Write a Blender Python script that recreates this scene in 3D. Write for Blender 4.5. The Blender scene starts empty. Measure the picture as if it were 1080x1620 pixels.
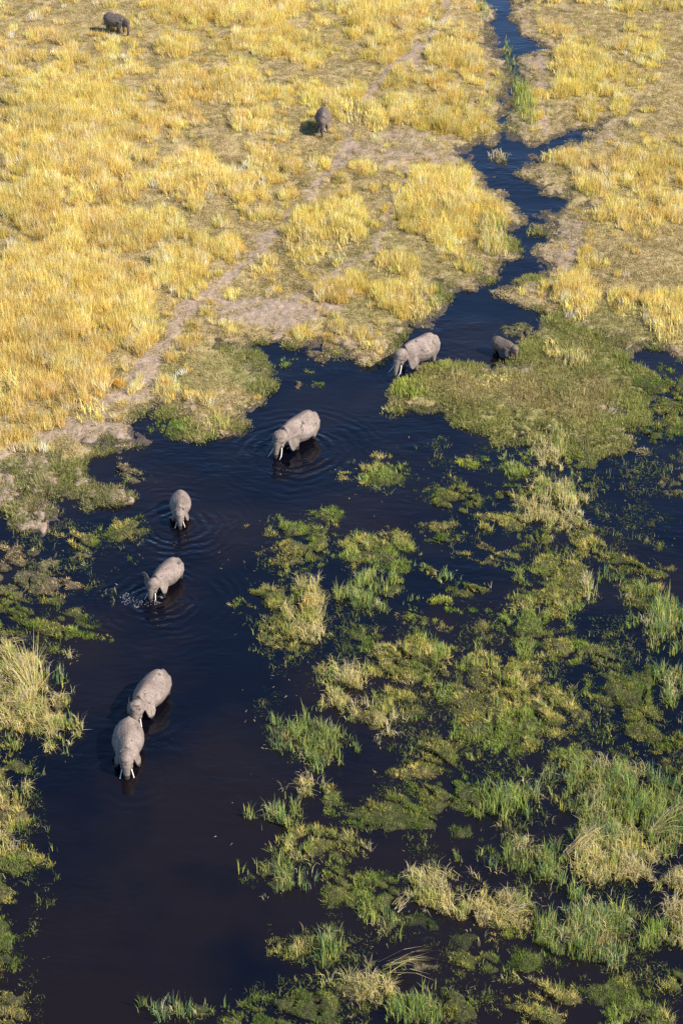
import bpy, bmesh, math, random
import numpy as np
from mathutils import Vector, Matrix

# ------------------------------------------------------------------ camera, sky, sun, exposure
S = bpy.context.scene
PITCH = math.radians(32.5); FPX = 3000.0; CAMH = 67.0
cp, sp = math.cos(PITCH), math.sin(PITCH)
cam = bpy.data.cameras.new('camera'); camo = bpy.data.objects.new('camera', cam)
S.collection.objects.link(camo); S.camera = camo
camo.location = (0, 0, CAMH); camo.rotation_euler = (math.pi/2 - PITCH, 0, 0)
cam.sensor_fit = 'VERTICAL'; cam.sensor_height = 36.0; cam.lens = FPX/1620*36.0
cam.clip_start = 0.5; cam.clip_end = 20000

SUN_EL, SUN_AZ = math.radians(42), math.radians(113)      # azimuth clockwise from +Y
w = bpy.data.worlds.new('World'); S.world = w; w.use_nodes = True
nt = w.node_tree; bgn = nt.nodes['Background']
sky = nt.nodes.new('ShaderNodeTexSky'); sky.sky_type = 'NISHITA'; sky.sun_disc = False
sky.sun_elevation = SUN_EL; sky.sun_rotation = SUN_AZ
sky.altitude = 900; sky.air_density = 0.9; sky.dust_density = 0.05; sky.ozone_density = 6.0
nt.links.new(sky.outputs[0], bgn.inputs[0]); bgn.inputs[1].default_value = 0.125
sun = bpy.data.lights.new('sun', 'SUN'); suno = bpy.data.objects.new('sun', sun); S.collection.objects.link(suno)
sun.energy = 5.0; sun.angle = math.radians(0.5); sun.color = (1.0, 0.91, 0.77)
sdir = Vector((math.sin(SUN_AZ)*math.cos(SUN_EL), math.cos(SUN_AZ)*math.cos(SUN_EL), math.sin(SUN_EL)))
suno.rotation_euler = sdir.to_track_quat('Z', 'Y').to_euler(); suno.location = (60, -20, 60)
S.view_settings.view_transform = 'Standard'; S.view_settings.look = 'None'
S.view_settings.exposure = 1.15; S.view_settings.gamma = 1.0
S.render.engine = 'CYCLES'; S.cycles.use_denoising = False; S.cycles.max_bounces = 6; S.cycles.diffuse_bounces = 2; S.cycles.glossy_bounces = 3

rng = np.random.default_rng(7); random.seed(7)
COL = S.collection.objects

# ------------------------------------------------------------------ plan coordinates -> ground
def at(px, py, z=0.0):
    u = (np.asarray(px, float)-540)/FPX; v = (np.asarray(py, float)-810)/FPX
    t = (CAMH-z)/(sp + v*cp)
    return t*u, t*(cp - v*sp)
def plan(x, y):
    d = y*cp + CAMH*sp
    return 540 + FPX*x/d, 810 + FPX*(CAMH*cp - y*sp)/d
def pxm(py):                                     # plan units per metre at a row
    return cp*(py - (810 - FPX*math.tan(PITCH)))/CAMH

def _h(i, j, s):
    n = (i.astype(np.int64)*374761393 + j.astype(np.int64)*668265263 + s*974634377) & 0x7fffffff
    n = ((n ^ (n >> 13))*1274126177) & 0x7fffffff
    return ((n ^ (n >> 16)) & 0xffff)/65535.0
def vnoise(x, y, s=0):
    x = np.asarray(x, float); y = np.asarray(y, float)
    i = np.floor(x); j = np.floor(y); fx = x-i; fy = y-j
    fx = fx*fx*(3-2*fx); fy = fy*fy*(3-2*fy); i = i.astype(np.int64); j = j.astype(np.int64)
    a = _h(i, j, s); b = _h(i+1, j, s); c = _h(i, j+1, s); d = _h(i+1, j+1, s)
    return (a*(1-fx)+b*fx)*(1-fy) + (c*(1-fx)+d*fx)*fy
def fbm(x, y, s=0, o=4):
    r = 0; a = 0.5; t = 0
    for k in range(o):
        r = r + a*vnoise(x, y, s+k*17); t += a; a *= 0.5; x = x*2.03+3.1; y = y*2.03+7.7
    return r/t
def sstep(a, b, x):
    t = np.clip((x-a)/(b-a), 0, 1); return t*t*(3-2*t)

# ------------------------------------------------------------------ object helpers
def tag(o, label=None, cat=None, group=None, kind=None):
    if label: o['label'] = label
    if cat: o['category'] = cat
    if group: o['group'] = group
    if kind: o['kind'] = kind
    return o
def empty(name, loc, rz=0.0):
    o = bpy.data.objects.new(name, None); o.location = loc; o.rotation_euler = (0, 0, rz)
    o.empty_display_size = 0.3; COL.link(o); return o
def np_mesh(name, V, F, col=None, smooth=False):
    """V (n,3), F (m,k) with k 3 or 4; col (n,3) point colours"""
    V = np.asarray(V, np.float32); F = np.asarray(F, np.int32)
    me = bpy.data.meshes.new(name); k = F.shape[1]
    me.vertices.add(len(V)); me.vertices.foreach_set('co', V.ravel())
    me.loops.add(F.size); me.loops.foreach_set('vertex_index', F.ravel())
    me.polygons.add(len(F)); me.polygons.foreach_set('loop_start', np.arange(0, F.size, k, dtype=np.int32))
    me.polygons.foreach_set('use_smooth', np.full(len(F), smooth, bool))
    if col is not None: add_attr(me, 'col', col)
    me.update(calc_edges=True); return me
def add_attr(me, name, a):
    a = np.asarray(a, np.float32)
    if a.ndim == 2 and a.shape[1] == 3 and name in ('col', 'tint'):
        at_ = me.attributes.new(name, 'FLOAT_COLOR', 'POINT')
        at_.data.foreach_set('color', np.concatenate([a, np.ones((len(a), 1), np.float32)], 1).ravel())
    elif a.ndim == 2:
        at_ = me.attributes.new(name, 'FLOAT_VECTOR', 'POINT'); at_.data.foreach_set('vector', a.ravel())
    else:
        at_ = me.attributes.new(name, 'FLOAT', 'POINT'); at_.data.foreach_set('value', a)
def mobj(name, me, mat, parent=None):
    o = bpy.data.objects.new(name, me); COL.link(o)
    if mat: me.materials.append(mat)
    if parent: o.parent = parent
    return o

# ------------------------------------------------------------------ materials
class NB:
    def __init__(s, name):
        s.m = bpy.data.materials.new(name); s.m.use_nodes = True; s.t = s.m.node_tree
        s.b = s.t.nodes['Principled BSDF']; s.out = s.t.nodes['Material Output']
    def n(s, typ, **kw):
        nd = s.t.nodes.new(typ)
        for k, v in kw.items(): setattr(nd, k, v)
        return nd
    def l(s, a, b): s.t.links.new(a, b)
    def val(s, sock, v):
        if hasattr(v, 'is_linked') or isinstance(v, bpy.types.NodeSocket): s.l(v, sock)
        else: sock.default_value = v
    def math(s, op, a, b=None, clamp=False):
        nd = s.n('ShaderNodeMath', operation=op, use_clamp=clamp); s.val(nd.inputs[0], a)
        if b is not None: s.val(nd.inputs[1], b)
        return nd.outputs[0]
    def mix(s, f, a, b, typ='MIX'):
        nd = s.n('ShaderNodeMix', data_type='RGBA', blend_type=typ); s.val(nd.inputs[0], f)
        for i, c in ((6, a), (7, b)):
            if isinstance(c, (tuple, list)): nd.inputs[i].default_value = (*c[:3], 1)
            else: s.l(c, nd.inputs[i])
        return nd.outputs[2]
    def noise(s, vec, scale, detail=4, rough=0.55):
        nd = s.n('ShaderNodeTexNoise'); nd.inputs['Scale'].default_value = scale
        nd.inputs['Detail'].default_value = detail; nd.inputs['Roughness'].default_value = rough
        s.l(vec, nd.inputs['Vector']); return nd.outputs['Fac']
    def ramp(s, f, stops):
        nd = s.n('ShaderNodeValToRGB'); cr = nd.color_ramp
        while len(cr.elements) < len(stops): cr.elements.new(0.5)
        for e, (p, c) in zip(cr.elements, stops): e.position = p; e.color = (*c, 1) if not np.isscalar(c) else (c, c, c, 1)
        s.l(f, nd.inputs[0]); return nd.outputs[0]
    def attr(s, name, typ='GEOMETRY'):
        nd = s.n('ShaderNodeAttribute', attribute_name=name, attribute_type=typ); return nd

def leaf_mat(name, instancer=False):
    b = NB(name); a = b.attr('col').outputs['Color']
    if instancer:
        a = b.mix(1.0, a, b.attr('tint', 'INSTANCER').outputs['Color'], 'MULTIPLY')
    b.l(a, b.b.inputs['Base Color']); b.b.inputs['Roughness'].default_value = 0.75
    b.b.inputs['Specular IOR Level'].default_value = 0.25
    tr = b.n('ShaderNodeBsdfTranslucent'); b.l(a, tr.inputs['Color'])
    mx = b.n('ShaderNodeMixShader'); mx.inputs[0].default_value = 0.42
    b.l(b.b.outputs[0], mx.inputs[1]); b.l(tr.outputs[0], mx.inputs[2]); b.l(mx.outputs[0], b.out.inputs[0])
    return b.m
M_leaf = leaf_mat('grass_blades'); M_inst = leaf_mat('grass_tufts', True)

def ground_mat():
    b = NB('savanna_ground'); geo = b.n('ShaderNodeNewGeometry'); P = geo.outputs['Position']
    soil = b.attr('soil').outputs['Fac']; wet = b.attr('wet').outputs['Fac']; grn = b.attr('green').outputs['Fac']
    n1 = b.noise(P, 0.35, 5); n2 = b.noise(P, 2.6, 5, 0.65); n3 = b.noise(P, 9.0, 4, 0.7)
    turf = b.mix(b.ramp(n1, [(0.35, 0.0), (0.65, 1.0)]), (0.31, 0.235, 0.11), (0.25, 0.195, 0.09))
    turf = b.mix(b.ramp(n2, [(0.42, 0.0), (0.66, 0.75)]), turf, (0.33, 0.25, 0.14))
    gr = b.mix(n2, (0.10, 0.12, 0.03), (0.20, 0.19, 0.06))
    turf = b.mix(grn, turf, gr)
    so = b.mix(b.ramp(n2, [(0.36, 0.0), (0.62, 1.0)]), (0.185, 0.135, 0.09), (0.30, 0.228, 0.175))
    so = b.mix(b.ramp(n3, [(0.5, 0.0), (0.68, 0.55)]), so, (0.15, 0.11, 0.07))
    sm = b.math('ADD', soil, b.math('ADD', b.math('MULTIPLY', b.math('SUBTRACT', n2, 0.5), 0.9), b.math('MULTIPLY', b.math('SUBTRACT', n1, 0.5), 1.0)))
    c = b.mix(b.ramp(sm, [(0.35, 0.0), (0.62, 1.0)]), turf, so)
    wm = b.math('ADD', wet, b.math('MULTIPLY', b.math('SUBTRACT', n2, 0.5), 0.7))
    wr = b.ramp(wm, [(0.4, 0.0), (0.65, 1.0)])
    c = b.mix(wr, c, b.mix(b.ramp(n3, [(0.4, 0.0), (0.6, 1.0)]), (0.024, 0.019, 0.014), (0.085, 0.066, 0.05)))
    b.l(c, b.b.inputs['Base Color'])
    b.l(b.math('SUBTRACT', 0.95, b.math('MULTIPLY', wr, 0.35)), b.b.inputs['Roughness'])
    b.b.inputs['Specular IOR Level'].default_value = 0.2
    bp = b.n('ShaderNodeBump'); bp.inputs['Distance'].default_value = 0.12; bp.inputs['Strength'].default_value = 0.8
    b.l(b.math('ADD', n2, b.math('MULTIPLY', n3, 0.4)), bp.inputs['Height']); b.l(bp.outputs[0], b.b.inputs['Normal'])
    return b.m
def mound_mat():
    b = NB('marsh_soil'); geo = b.n('ShaderNodeNewGeometry'); P = geo.outputs['Position']
    a = b.attr('col').outputs['Color']; n2 = b.noise(P, 4.0, 5, 0.65); n3 = b.noise(P, 14.0, 3)
    c = b.mix(b.ramp(n2, [(0.36, 0.0), (0.60, 0.9)]), a, (0.035, 0.032, 0.018))
    c = b.mix(b.ramp(n3, [(0.45, 0.0), (0.62, 0.8)]), c, (0.03, 0.034, 0.014))
    z = b.n('ShaderNodeSeparateXYZ'); b.l(P, z.inputs[0])
    wet = b.ramp(b.math('ADD', z.outputs[2], b.math('MULTIPLY', n2, 0.06)), [(0.03, 1.0), (0.10, 0.0)])
    c = b.mix(wet, c, (0.022, 0.02, 0.014))
    b.l(c, b.b.inputs['Base Color']); b.b.inputs['Roughness'].default_value = 0.9; b.b.inputs['Specular IOR Level'].default_value = 0.2
    bp = b.n('ShaderNodeBump'); bp.inputs['Distance'].default_value = 0.22
    b.l(b.math('ADD', n2, n3), bp.inputs['Height']); b.l(bp.outputs[0], b.b.inputs['Normal'])
    return b.m
M_ground = ground_mat(); M_mound = mound_mat()

def hide_mat(name, c1, c2, dark, wetline):
    b = NB(name); tc = b.n('ShaderNodeTexCoord'); O = tc.outputs['Object']
    oi = b.n('ShaderNodeObjectInfo'); ad = b.n('ShaderNodeVectorMath', operation='ADD')
    sc = b.n('ShaderNodeVectorMath', operation='SCALE'); b.l(oi.outputs['Location'], sc.inputs[0]); sc.inputs['Scale'].default_value = 3.7
    b.l(O, ad.inputs[0]); b.l(sc.outputs[0], ad.inputs[1]); V = ad.outputs[0]
    n1 = b.noise(V, 1.1, 5); n2 = b.noise(V, 1.9, 4, 0.55); n3 = b.noise(V, 16, 4, 0.7)
    c = b.mix(b.ramp(n1, [(0.35, 0.0), (0.65, 1.0)]), c1, c2)
    c = b.mix(b.ramp(n3, [(0.42, 0.0), (0.68, 0.6)]), c, tuple(x*0.6 for x in c1))
    st = b.n('ShaderNodeMapping'); st.inputs['Scale'].default_value = (3.2, 3.2, 0.7); b.l(V, st.inputs[0])
    c = b.mix(b.ramp(b.noise(st.outputs[0], 2.2, 4, 0.6), [(0.47, 0.0), (0.66, 0.65)]), c, tuple(x*0.62 for x in c1))
    spn = b.n('ShaderNodeSeparateXYZ'); b.l(O, spn.inputs[0]); ay = b.math('ABSOLUTE', b.math('ADD', spn.outputs[1], b.math('MULTIPLY', b.math('SUBTRACT', n1, 0.5), 0.5)))
    ridge = b.n('ShaderNodeMapRange'); b.l(ay, ridge.inputs[0]); ridge.inputs[1].default_value = 0.03; ridge.inputs[2].default_value = 0.16; ridge.inputs[3].default_value = 0.5; ridge.inputs[4].default_value = 0
    c = b.mix(ridge.outputs[0], c, tuple(x*0.7 for x in c1))
    sx = b.n('ShaderNodeSeparateXYZ'); b.l(O, sx.inputs[0])
    up = b.ramp(sx.outputs[2], [(1.6/4, 0.0), (2.1/4, 1.0)])
    upn = b.n('ShaderNodeMapRange'); b.l(sx.outputs[2], upn.inputs[0]); upn.inputs[1].default_value = 1.5; upn.inputs[2].default_value = 2.0
    spots = b.math('MULTIPLY', b.ramp(n2, [(0.61, 0.0), (0.64, 0.9)]), upn.outputs[0])
    c = b.mix(spots, c, dark)
    if wetline:
        g = b.n('ShaderNodeNewGeometry'); z = b.n('ShaderNodeSeparateXYZ'); b.l(g.outputs['Position'], z.inputs[0])
        wz = b.math('ADD', z.outputs[2], b.math('MULTIPLY', b.math('SUBTRACT', n2, 0.5), 0.35))
        wr = b.n('ShaderNodeMapRange'); b.l(wz, wr.inputs[0])
        wr.inputs[1].default_value = wetline; wr.inputs[2].default_value = wetline+0.1; wr.inputs[3].default_value = 1; wr.inputs[4].default_value = 0
        c = b.mix(wr.outputs[0], c, (0.035, 0.028, 0.024))
    b.l(c, b.b.inputs['Base Color']); b.b.inputs['Roughness'].default_value = 0.85; b.b.inputs['Specular IOR Level'].default_value = 0.25
    vor = b.n('ShaderNodeTexVoronoi', feature='DISTANCE_TO_EDGE'); vor.inputs['Scale'].default_value = 14; b.l(V, vor.inputs['Vector'])
    wv = b.n('ShaderNodeTexWave', bands_direction='Z'); wv.inputs['Scale'].default_value = 3.5; wv.inputs['Distortion'].default_value = 6; b.l(V, wv.inputs['Vector'])
    hgt = b.math('ADD', b.math('MULTIPLY', n3, 0.8), b.math('ADD', b.math('MULTIPLY', vor.outputs[0], 1.2), b.math('MULTIPLY', wv.outputs['Fac'], 0.35)))
    bp = b.n('ShaderNodeBump'); bp.inputs['Distance'].default_value = 0.026; bp.inputs['Strength'].default_value = 0.6
    b.l(hgt, bp.inputs['Height']); b.l(bp.outputs[0], b.b.inputs['Normal'])
    return b.m
M_hide = hide_mat('dusty_pale_hide', (0.145, 0.110, 0.092), (0.258, 0.204, 0.172), (0.05, 0.038, 0.032), 0.20)
M_hide_dark = hide_mat('dry_brown_hide', (0.10, 0.075, 0.06), (0.155, 0.12, 0.10), (0.07, 0.05, 0.04), 0)
M_hide_calf = hide_mat('calf_brown_hide', (0.13, 0.095, 0.074), (0.185, 0.14, 0.112), (0.09, 0.07, 0.05), 0.16)
def plain(name, c, rough=0.6):
    b = NB(name); g = b.n('ShaderNodeNewGeometry'); n = b.noise(g.outputs['Position'], 9, 3)
    b.l(b.mix(n, tuple(x*0.8 for x in c), c), b.b.inputs['Base Color']); b.b.inputs['Roughness'].default_value = rough; return b.m
M_ivory = plain('ivory', (0.62, 0.57, 0.47), 0.4); M_eye = plain('dark_eye', (0.02, 0.015, 0.01), 0.2)
M_hair = plain('black_hair', (0.03, 0.025, 0.02)); M_foam = plain('pale_foam', (0.20, 0.20, 0.21), 0.35)

# ------------------------------------------------------------------ layout traced on the ground plan
LEFT_LAND = [(-900,-300),(745,-300),(755,-100),(760,0),(775,20),(777,50),(780,75),(797,92),(805,115),(805,140),(790,150),(790,170),(785,190),(787,210),
 (770,222),(755,228),(735,240),(742,260),(760,272),(775,300),(795,310),(815,330),(817,370),(805,405),(780,415),(767,440),(740,452),(710,455),(702,475),(690,510),(675,525),
 (640,522),(615,540),(605,570),(585,580),(565,575),(560,555),(540,555),(500,552),(465,548),(440,538),(415,545),(385,545),(360,537),(350,530),(352,542),
 (400,560),(420,580),(415,600),(400,615),(415,625),(400,635),(365,645),(367,675),(360,690),(330,695),(305,685),(295,670),(280,655),(240,645),(215,645),
 (215,660),(197,665),(215,680),(240,695),(245,700),(220,705),(195,710),(165,700),(135,715),(125,730),(90,735),(40,735),(-100,750),(-900,800)]
RIGHT_LAND = [(757,-300),(775,-100),(808,0),(817,17),(820,40),(830,60),(860,70),(867,76),(850,85),(835,90),(825,100),(827,130),(812,150),(807,170),(812,190),
 (804,205),(810,220),(835,230),(860,221),(905,205),(954,194),(956,204),(921,223),(886,237),(856,248),(830,265),(850,285),(855,303),(880,300),(925,322),(890,335),(852,345),(857,370),(870,385),
 (852,405),(862,420),(840,440),(812,450),(805,470),(820,477),(850,487),(880,502),(885,522),(900,530),(965,540),(990,552),(1055,550),(1080,572),(1200,610),(1900,640),(1900,-300)]
ISLAND = [(617,614),(640,599),(680,584),(710,579),(755,574),(775,573),(792,570),(822,557),(840,542),(860,539),(870,515),(900,520),(960,540),(990,556),(990,585),
 (1020,600),(1035,612),(1025,632),(1005,640),(1003,655),(1000,670),(985,690),(1000,705),(1010,716),(965,718),(915,713),(880,704),(865,694),(820,703),(785,698),(775,680),(715,673),
 (695,663),(670,650),(650,643),(618,643)]
MUD = [(-300,735),(60,725),(125,728),(158,748),(172,768),(198,796),(190,806),(150,812),(112,800),(92,790),(80,808),(96,830),(90,850),(60,858),(25,850),(10,826),(-300,850)]
POLYS = [LEFT_LAND, RIGHT_LAND, ISLAND]
def world_poly(pts):
    a = np.array(pts, float); x, y = at(a[:, 0], a[:, 1]); return np.stack([x, y], 1)
WP = [world_poly(p) for p in POLYS]; WMUD = world_poly(MUD)
def sdf(P, x, y):
    d = np.full(x.shape, 1e18); ins = np.zeros(x.shape, bool)
    for k in range(len(P)):
        ax, ay = P[k-1]; bx, by = P[k]; ex, ey = bx-ax, by-ay
        t = np.clip(((x-ax)*ex + (y-ay)*ey)/(ex*ex+ey*ey+1e-12), 0, 1)
        d = np.minimum(d, (x-ax-t*ex)**2 + (y-ay-t*ey)**2)
        c = ((ay > y) != (by > y)); xi = ax + (y-ay)*ex/(ey if abs(ey) > 1e-9 else 1e-9)
        ins ^= c & (x < xi)
    d = np.sqrt(d); return np.where(ins, d, -d)
def seg_dist(P, px, py):
    d = np.full(px.shape, 1e18)
    for k in range(1, len(P)):
        ax, ay = P[k-1]; bx, by = P[k]; ex, ey = bx-ax, by-ay
        t = np.clip(((px-ax)*ex + (py-ay)*ey)/(ex*ex+ey*ey), 0, 1)
        d = np.minimum(d, (px-ax-t*ex)**2 + (py-ay-t*ey)**2)
    return np.sqrt(d)
PATHS = [(13, [(740,-120),(720,0),(690,50),(645,95),(600,130),(562,180),(545,240),(520,290),(470,330),(430,380),(390,420),(340,460),(300,490),(265,530),(235,580),(190,630),(130,670),(60,705),(-100,740)]),
         (8, [(690,60),(650,110)]), (7, [(650,270),(618,330),(605,380),(545,440),(470,480),(420,515)]), (14, [(330,480),(400,500),(440,525),(520,500)]),
         (8, [(860,90),(850,130),(868,170),(855,210)]), (12, [(215,640),(250,600),(262,540)])]
WPATHS = [(r, world_poly(p)) for r, p in PATHS]
# dry golden grass patches: x, y, rx, ry, strength
GOLD = [(100,220,110,100,1),(60,95,75,45,.7),(275,82,35,18,1),(290,140,40,28,1),(370,150,50,28,1),(237,210,18,20,.9),(292,195,30,20,.8),(400,200,30,20,.9),(305,290,60,38,1),(380,312,20,18,.9),
 (420,262,22,30,.8),(458,270,12,14,.8),(45,335,55,32,1),(180,375,85,32,1),(490,380,42,42,1.2),(545,355,30,44,1),(365,402,22,14,.9),(300,20,60,25,.7),(440,70,70,35,.9),(400,20,80,25,1),(490,92,55,22,.8),
 (110,470,130,70,1.1),(60,560,90,70,1),(185,500,60,40,1),(262,432,20,28,.9),(310,440,18,18,.6),(412,430,22,18,.8),(480,403,25,12,.7),(525,470,25,22,.7),(225,552,18,20,.7),(15,630,28,40,1),(20,715,35,22,.8),(140,600,40,25,.6),
 (660,30,40,25,.9),(585,30,40,40,1),(600,92,30,20,.8),(555,180,33,28,.9),(592,195,18,22,.9),(640,180,35,25,.8),(720,85,45,30,1),(640,130,25,18,.7),(577,273,22,13,.9),(690,330,65,62,1.1),(785,365,25,45,.7),
 (860,52,35,14,.6),(915,115,45,48,1),(1000,110,55,42,.8),(880,250,30,18,.8),(1010,310,75,90,.75),(1020,10,60,18,.9),(950,170,40,30,.6),(650,480,46,32,1.1),(625,425,38,25,.9),(555,455,25,20,.8),
 (910,475,34,42,1),(1050,510,36,42,1),(985,485,20,22,.8),(925,562,36,24,1),(875,555,18,20,1),(775,606,42,14,1.2),(690,200,40,25,.5)]
def gold_map(px, py):
    g = np.zeros(px.shape)
    for cx, cy, rx, ry, s in GOLD:
        d = ((px-cx)/rx)**2 + ((py-cy)/ry)**2
        g = np.maximum(g, s*(1-sstep(0.35, 1.6, d)))
    return g
def fields(x, y):
    """terrain height and cover maps at ground points"""
    px, py = plan(x, y)
    wx = x + 1.3*(fbm(x*0.55, y*0.4, 3)-0.5)*2 + 0.5*(vnoise(x*2.1, y*1.5, 5)-0.5)
    wy = y + 2.0*(fbm(x*0.55, y*0.4, 9)-0.5)*2 + 0.7*(vnoise(x*2.1, y*1.5, 8)-0.5)
    d = np.full(x.shape, -1e9)
    ds = []
    for P in WP:
        dd = sdf(P, wx, wy); ds.append(dd); d = np.maximum(d, dd)
    d = d + 0.45
    far = (py < -290); d = np.where(far, 30.0, d)
    lump = fbm(x*0.9, y*0.7, 21, 5)-0.5; fine = fbm(x*3.1, y*2.5, 31, 3)-0.5
    h = np.where(d > 0, 0.02+0.46*(1-np.exp(-np.maximum(d, 0)/4.5)), -0.7*(1-np.exp(np.minimum(d, 0)/0.9)))
    h = h + np.where(d > -0.6, lump*0.34*np.clip(0.6+d*0.5, 0, 1) + fine*0.16, 0)
    lowi = sstep(600, 660, py)*sstep(-0.5, 1.5, ds[2])*(1-sstep(4, 8, ds[2])); h = h - 0.35*lowi*gaps(x, y)*(d > 0)
    # the broad swell of the savanna
    h = h + 0.35*(fbm(x*0.04, y*0.04, 41, 3)-0.5)*sstep(4, 25, d)
    # low mud flat cut by water
    dm = sdf(WMUD, wx, wy)
    hm = 0.14 + (fbm(x*0.8, y*0.45, 51, 5)-0.5)*0.85 + (fbm(x*2.6, y*2.1, 57, 3)-.5)*.30 - 0.25*(1-sstep(0, 0.8, dm))
    h = np.where(dm > 0, np.maximum(h, hm), h)
    # beyond the part seen: marsh goes on
    out = np.maximum.reduce([sstep(1090, 1130, px), sstep(1660, 1720, py), sstep(-20, -60, px)*(py > 740)])
    ho = (fbm(x*0.35, y*0.25, 61, 4)-0.47)*1.6
    h = np.where(out > 0, np.maximum(h, np.minimum(ho, 0.3)*out - 0.6*(1-out)), h)
    soil = np.zeros(x.shape)
    for r, P in WPATHS:
        sd = seg_dist(P, wx, wy); rw = r/18.0
        soil = np.maximum(soil, (1-sstep(rw*0.35, rw*1.5, sd))*0.95)
    bank = (1-sstep(0.4, 5.0, d - 3.0*(fbm(x*0.3, y*0.2, 45, 3)-0.5)))*(d > 0)
    soil = np.maximum(soil, bank*np.where((py < 760) & (ds[2] < 0.01), 0.52, 0.2))
    e = ((px-650)/130)**2 + ((py-245)/42)**2; soil = np.maximum(soil, 0.55*(1-sstep(0.4, 1.3, e)))
    e = ((px-420)/100)**2 + ((py-500)/26)**2; soil = np.maximum(soil, 0.7*(1-sstep(0.4, 1.3, e)))
    e = ((px-880)/60)**2 + ((py-385)/75)**2; soil = np.maximum(soil, 0.6*(1-sstep(0.3, 1.3, e)))
    e = ((px-170)/75)**2 + ((py-690)/30)**2; soil = np.maximum(soil, 0.7*(1-sstep(0.4, 1.3, e)))
    e = ((px-800)/55)**2 + ((py-585)/14)**2; soil = np.maximum(soil, 0.8*(1-sstep(0.4, 1.3, e)))
    e = ((px-975)/40)**2 + ((py-650)/35)**2; soil = np.maximum(soil, 0.6*(1-sstep(0.4, 1.3, e)))
    soil = np.maximum(soil, np.where(dm > 0, 0.9, 0))
    wet = 1-sstep(0.03, 0.20, h)
    green = sstep(0.0, 2.0, ds[2])*(0.75-0.45*sstep(2.0, 6.0, ds[2]))
    for cx, cy, rx, ry, s in ((395,585,45,35,.7),(815,140,25,90,.5),(310,590,60,40,.35),(620,460,120,90,.25),(880,300,60,80,.15),(960,520,110,40,.5),(150,790,60,20,.6),(70,835,50,25,.5)):
        e = ((px-cx)/rx)**2 + ((py-cy)/ry)**2; green = np.maximum(green, s*(1-sstep(0.4, 1.4, e)))
    green = np.where(out > 0.5, 0.9, green)
    return dict(px=px, py=py, d=d, h=h, soil=soil, wet=wet, green=green, isl=ds[2], dm=dm, out=out)

def gaps(x, y):
    """thin winding leads of open water through the marsh"""
    u = x*0.86 - y*0.5; v = x*0.5 + y*0.86
    a = np.abs(fbm(u*0.22, v*0.50, 611, 3)-0.5); b = np.abs(fbm(x*0.55, y*0.62, 617, 3)-0.5)
    return np.maximum(1-sstep(0.012, 0.055, a), 0.8*(1-sstep(0.006, 0.04, b)))
# ------------------------------------------------------------------ ground sheet
def axis(lo, hi, n, extra):
    c = np.linspace(lo, hi, n); a = [lo-e for e in extra[::-1]]; b = [hi+e for e in extra]; return np.concatenate([a, c, b])
def build_ground():
    u = axis(-0.22, 0.22, 600, [0.01, 0.03, 0.07, 0.15, 0.3, 0.6, 1.2, 2.5, 5.0])
    rows = np.linspace(1760, -110, 860); _, Y = at(540, rows)
    Y = np.concatenate([[-20, -5, 8, 18, 26, 32], Y[Y > 34], [Y[-1]*k for k in (1.08, 1.2, 1.4, 1.8, 2.5, 4, 8, 16, 30)]])
    Z = Y*cp + CAMH*sp
    X = Z[:, None]*u[None, :]; YY = np.repeat(Y[:, None], len(u), 1)
    f = fields(X.ravel(), YY.ravel())
    V = np.stack([X.ravel(), YY.ravel(), f['h']], 1)
    nr, nc = X.shape; i = np.arange(nr*nc).reshape(nr, nc)
    F = np.stack([i[:-1, :-1].ravel(), i[:-1, 1:].ravel(), i[1:, 1:].ravel(), i[1:, :-1].ravel()], 1)
    me = np_mesh('ground', V, F, smooth=True)
    for k in ('soil', 'wet', 'green'): add_attr(me, k, f[k])
    return tag(mobj('ground', me, M_ground), 'pale savanna soil and low marsh ground under the grass', kind='structure')
build_ground()

# ------------------------------------------------------------------ elephants: where each stands (needed for the ripples too)
# label, plan x, plan y, heading (degrees, 0 = towards the camera, + = to the left), shoulder height, sink, options
ELE = [
 ('dark brown elephant grazing alone at the far left edge of the golden savanna', 183, 50, -56, 2.1, 0.0, dict(mat='dark', head=(-32, 0), tusk=0.0, ear=14, ground=1, trunk=1)),
 ('small dark elephant facing the viewer on the savanna beside the dirt trail', 511, 206, 2, 2.15, 0.0, dict(mat='dark', head=(-28, 0), tusk=0.35, ear=10, ground=1, trunk=0)),
 ('large pale elephant with white tusks stepping into the pool where the channel ends', 663, 578, 45, 2.75, 0.28, dict(head=(-14, 4), tusk=1.0, ear=16, trunk=0)),
 ('small brown elephant calf grazing at the tip of the grassy island', 794, 562, -44, 1.52, 0.05, dict(mat='calf', head=(-26, 0), tusk=0.0, ear=18, calf=1, trunk=1)),
 ('pale elephant with white tusks wading left amid ring ripples in mid pool', 473, 698, 38, 2.75, 0.62, dict(head=(-14, 6), tusk=1.0, ear=14, trunk=0)),
 ('slim pale elephant walking towards the viewer behind the one with a raised ear', 286, 813, -3, 1.9, 0.42, dict(head=(-20, 0), tusk=0.6, ear=8, trunk=0)),
 ('pale elephant with one ear flared out and its trunk splashing the water', 265, 924, 27, 2.1, 0.5, dict(head=(-12, 4), tusk=0.75, ear=10, flare=1, trunk=0)),
 ('pale elephant following directly behind the leading elephant of the file', 240, 1113, 22, 2.45, 0.62, dict(head=(-16, 8), tusk=0.7, ear=22, trunk=0)),
 ('leading pale elephant at the near end of the file facing the viewer', 204, 1188, -3, 2.35, 0.68, dict(head=(-16, 0), tusk=0.9, ear=12, trunk=0)),
]
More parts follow.
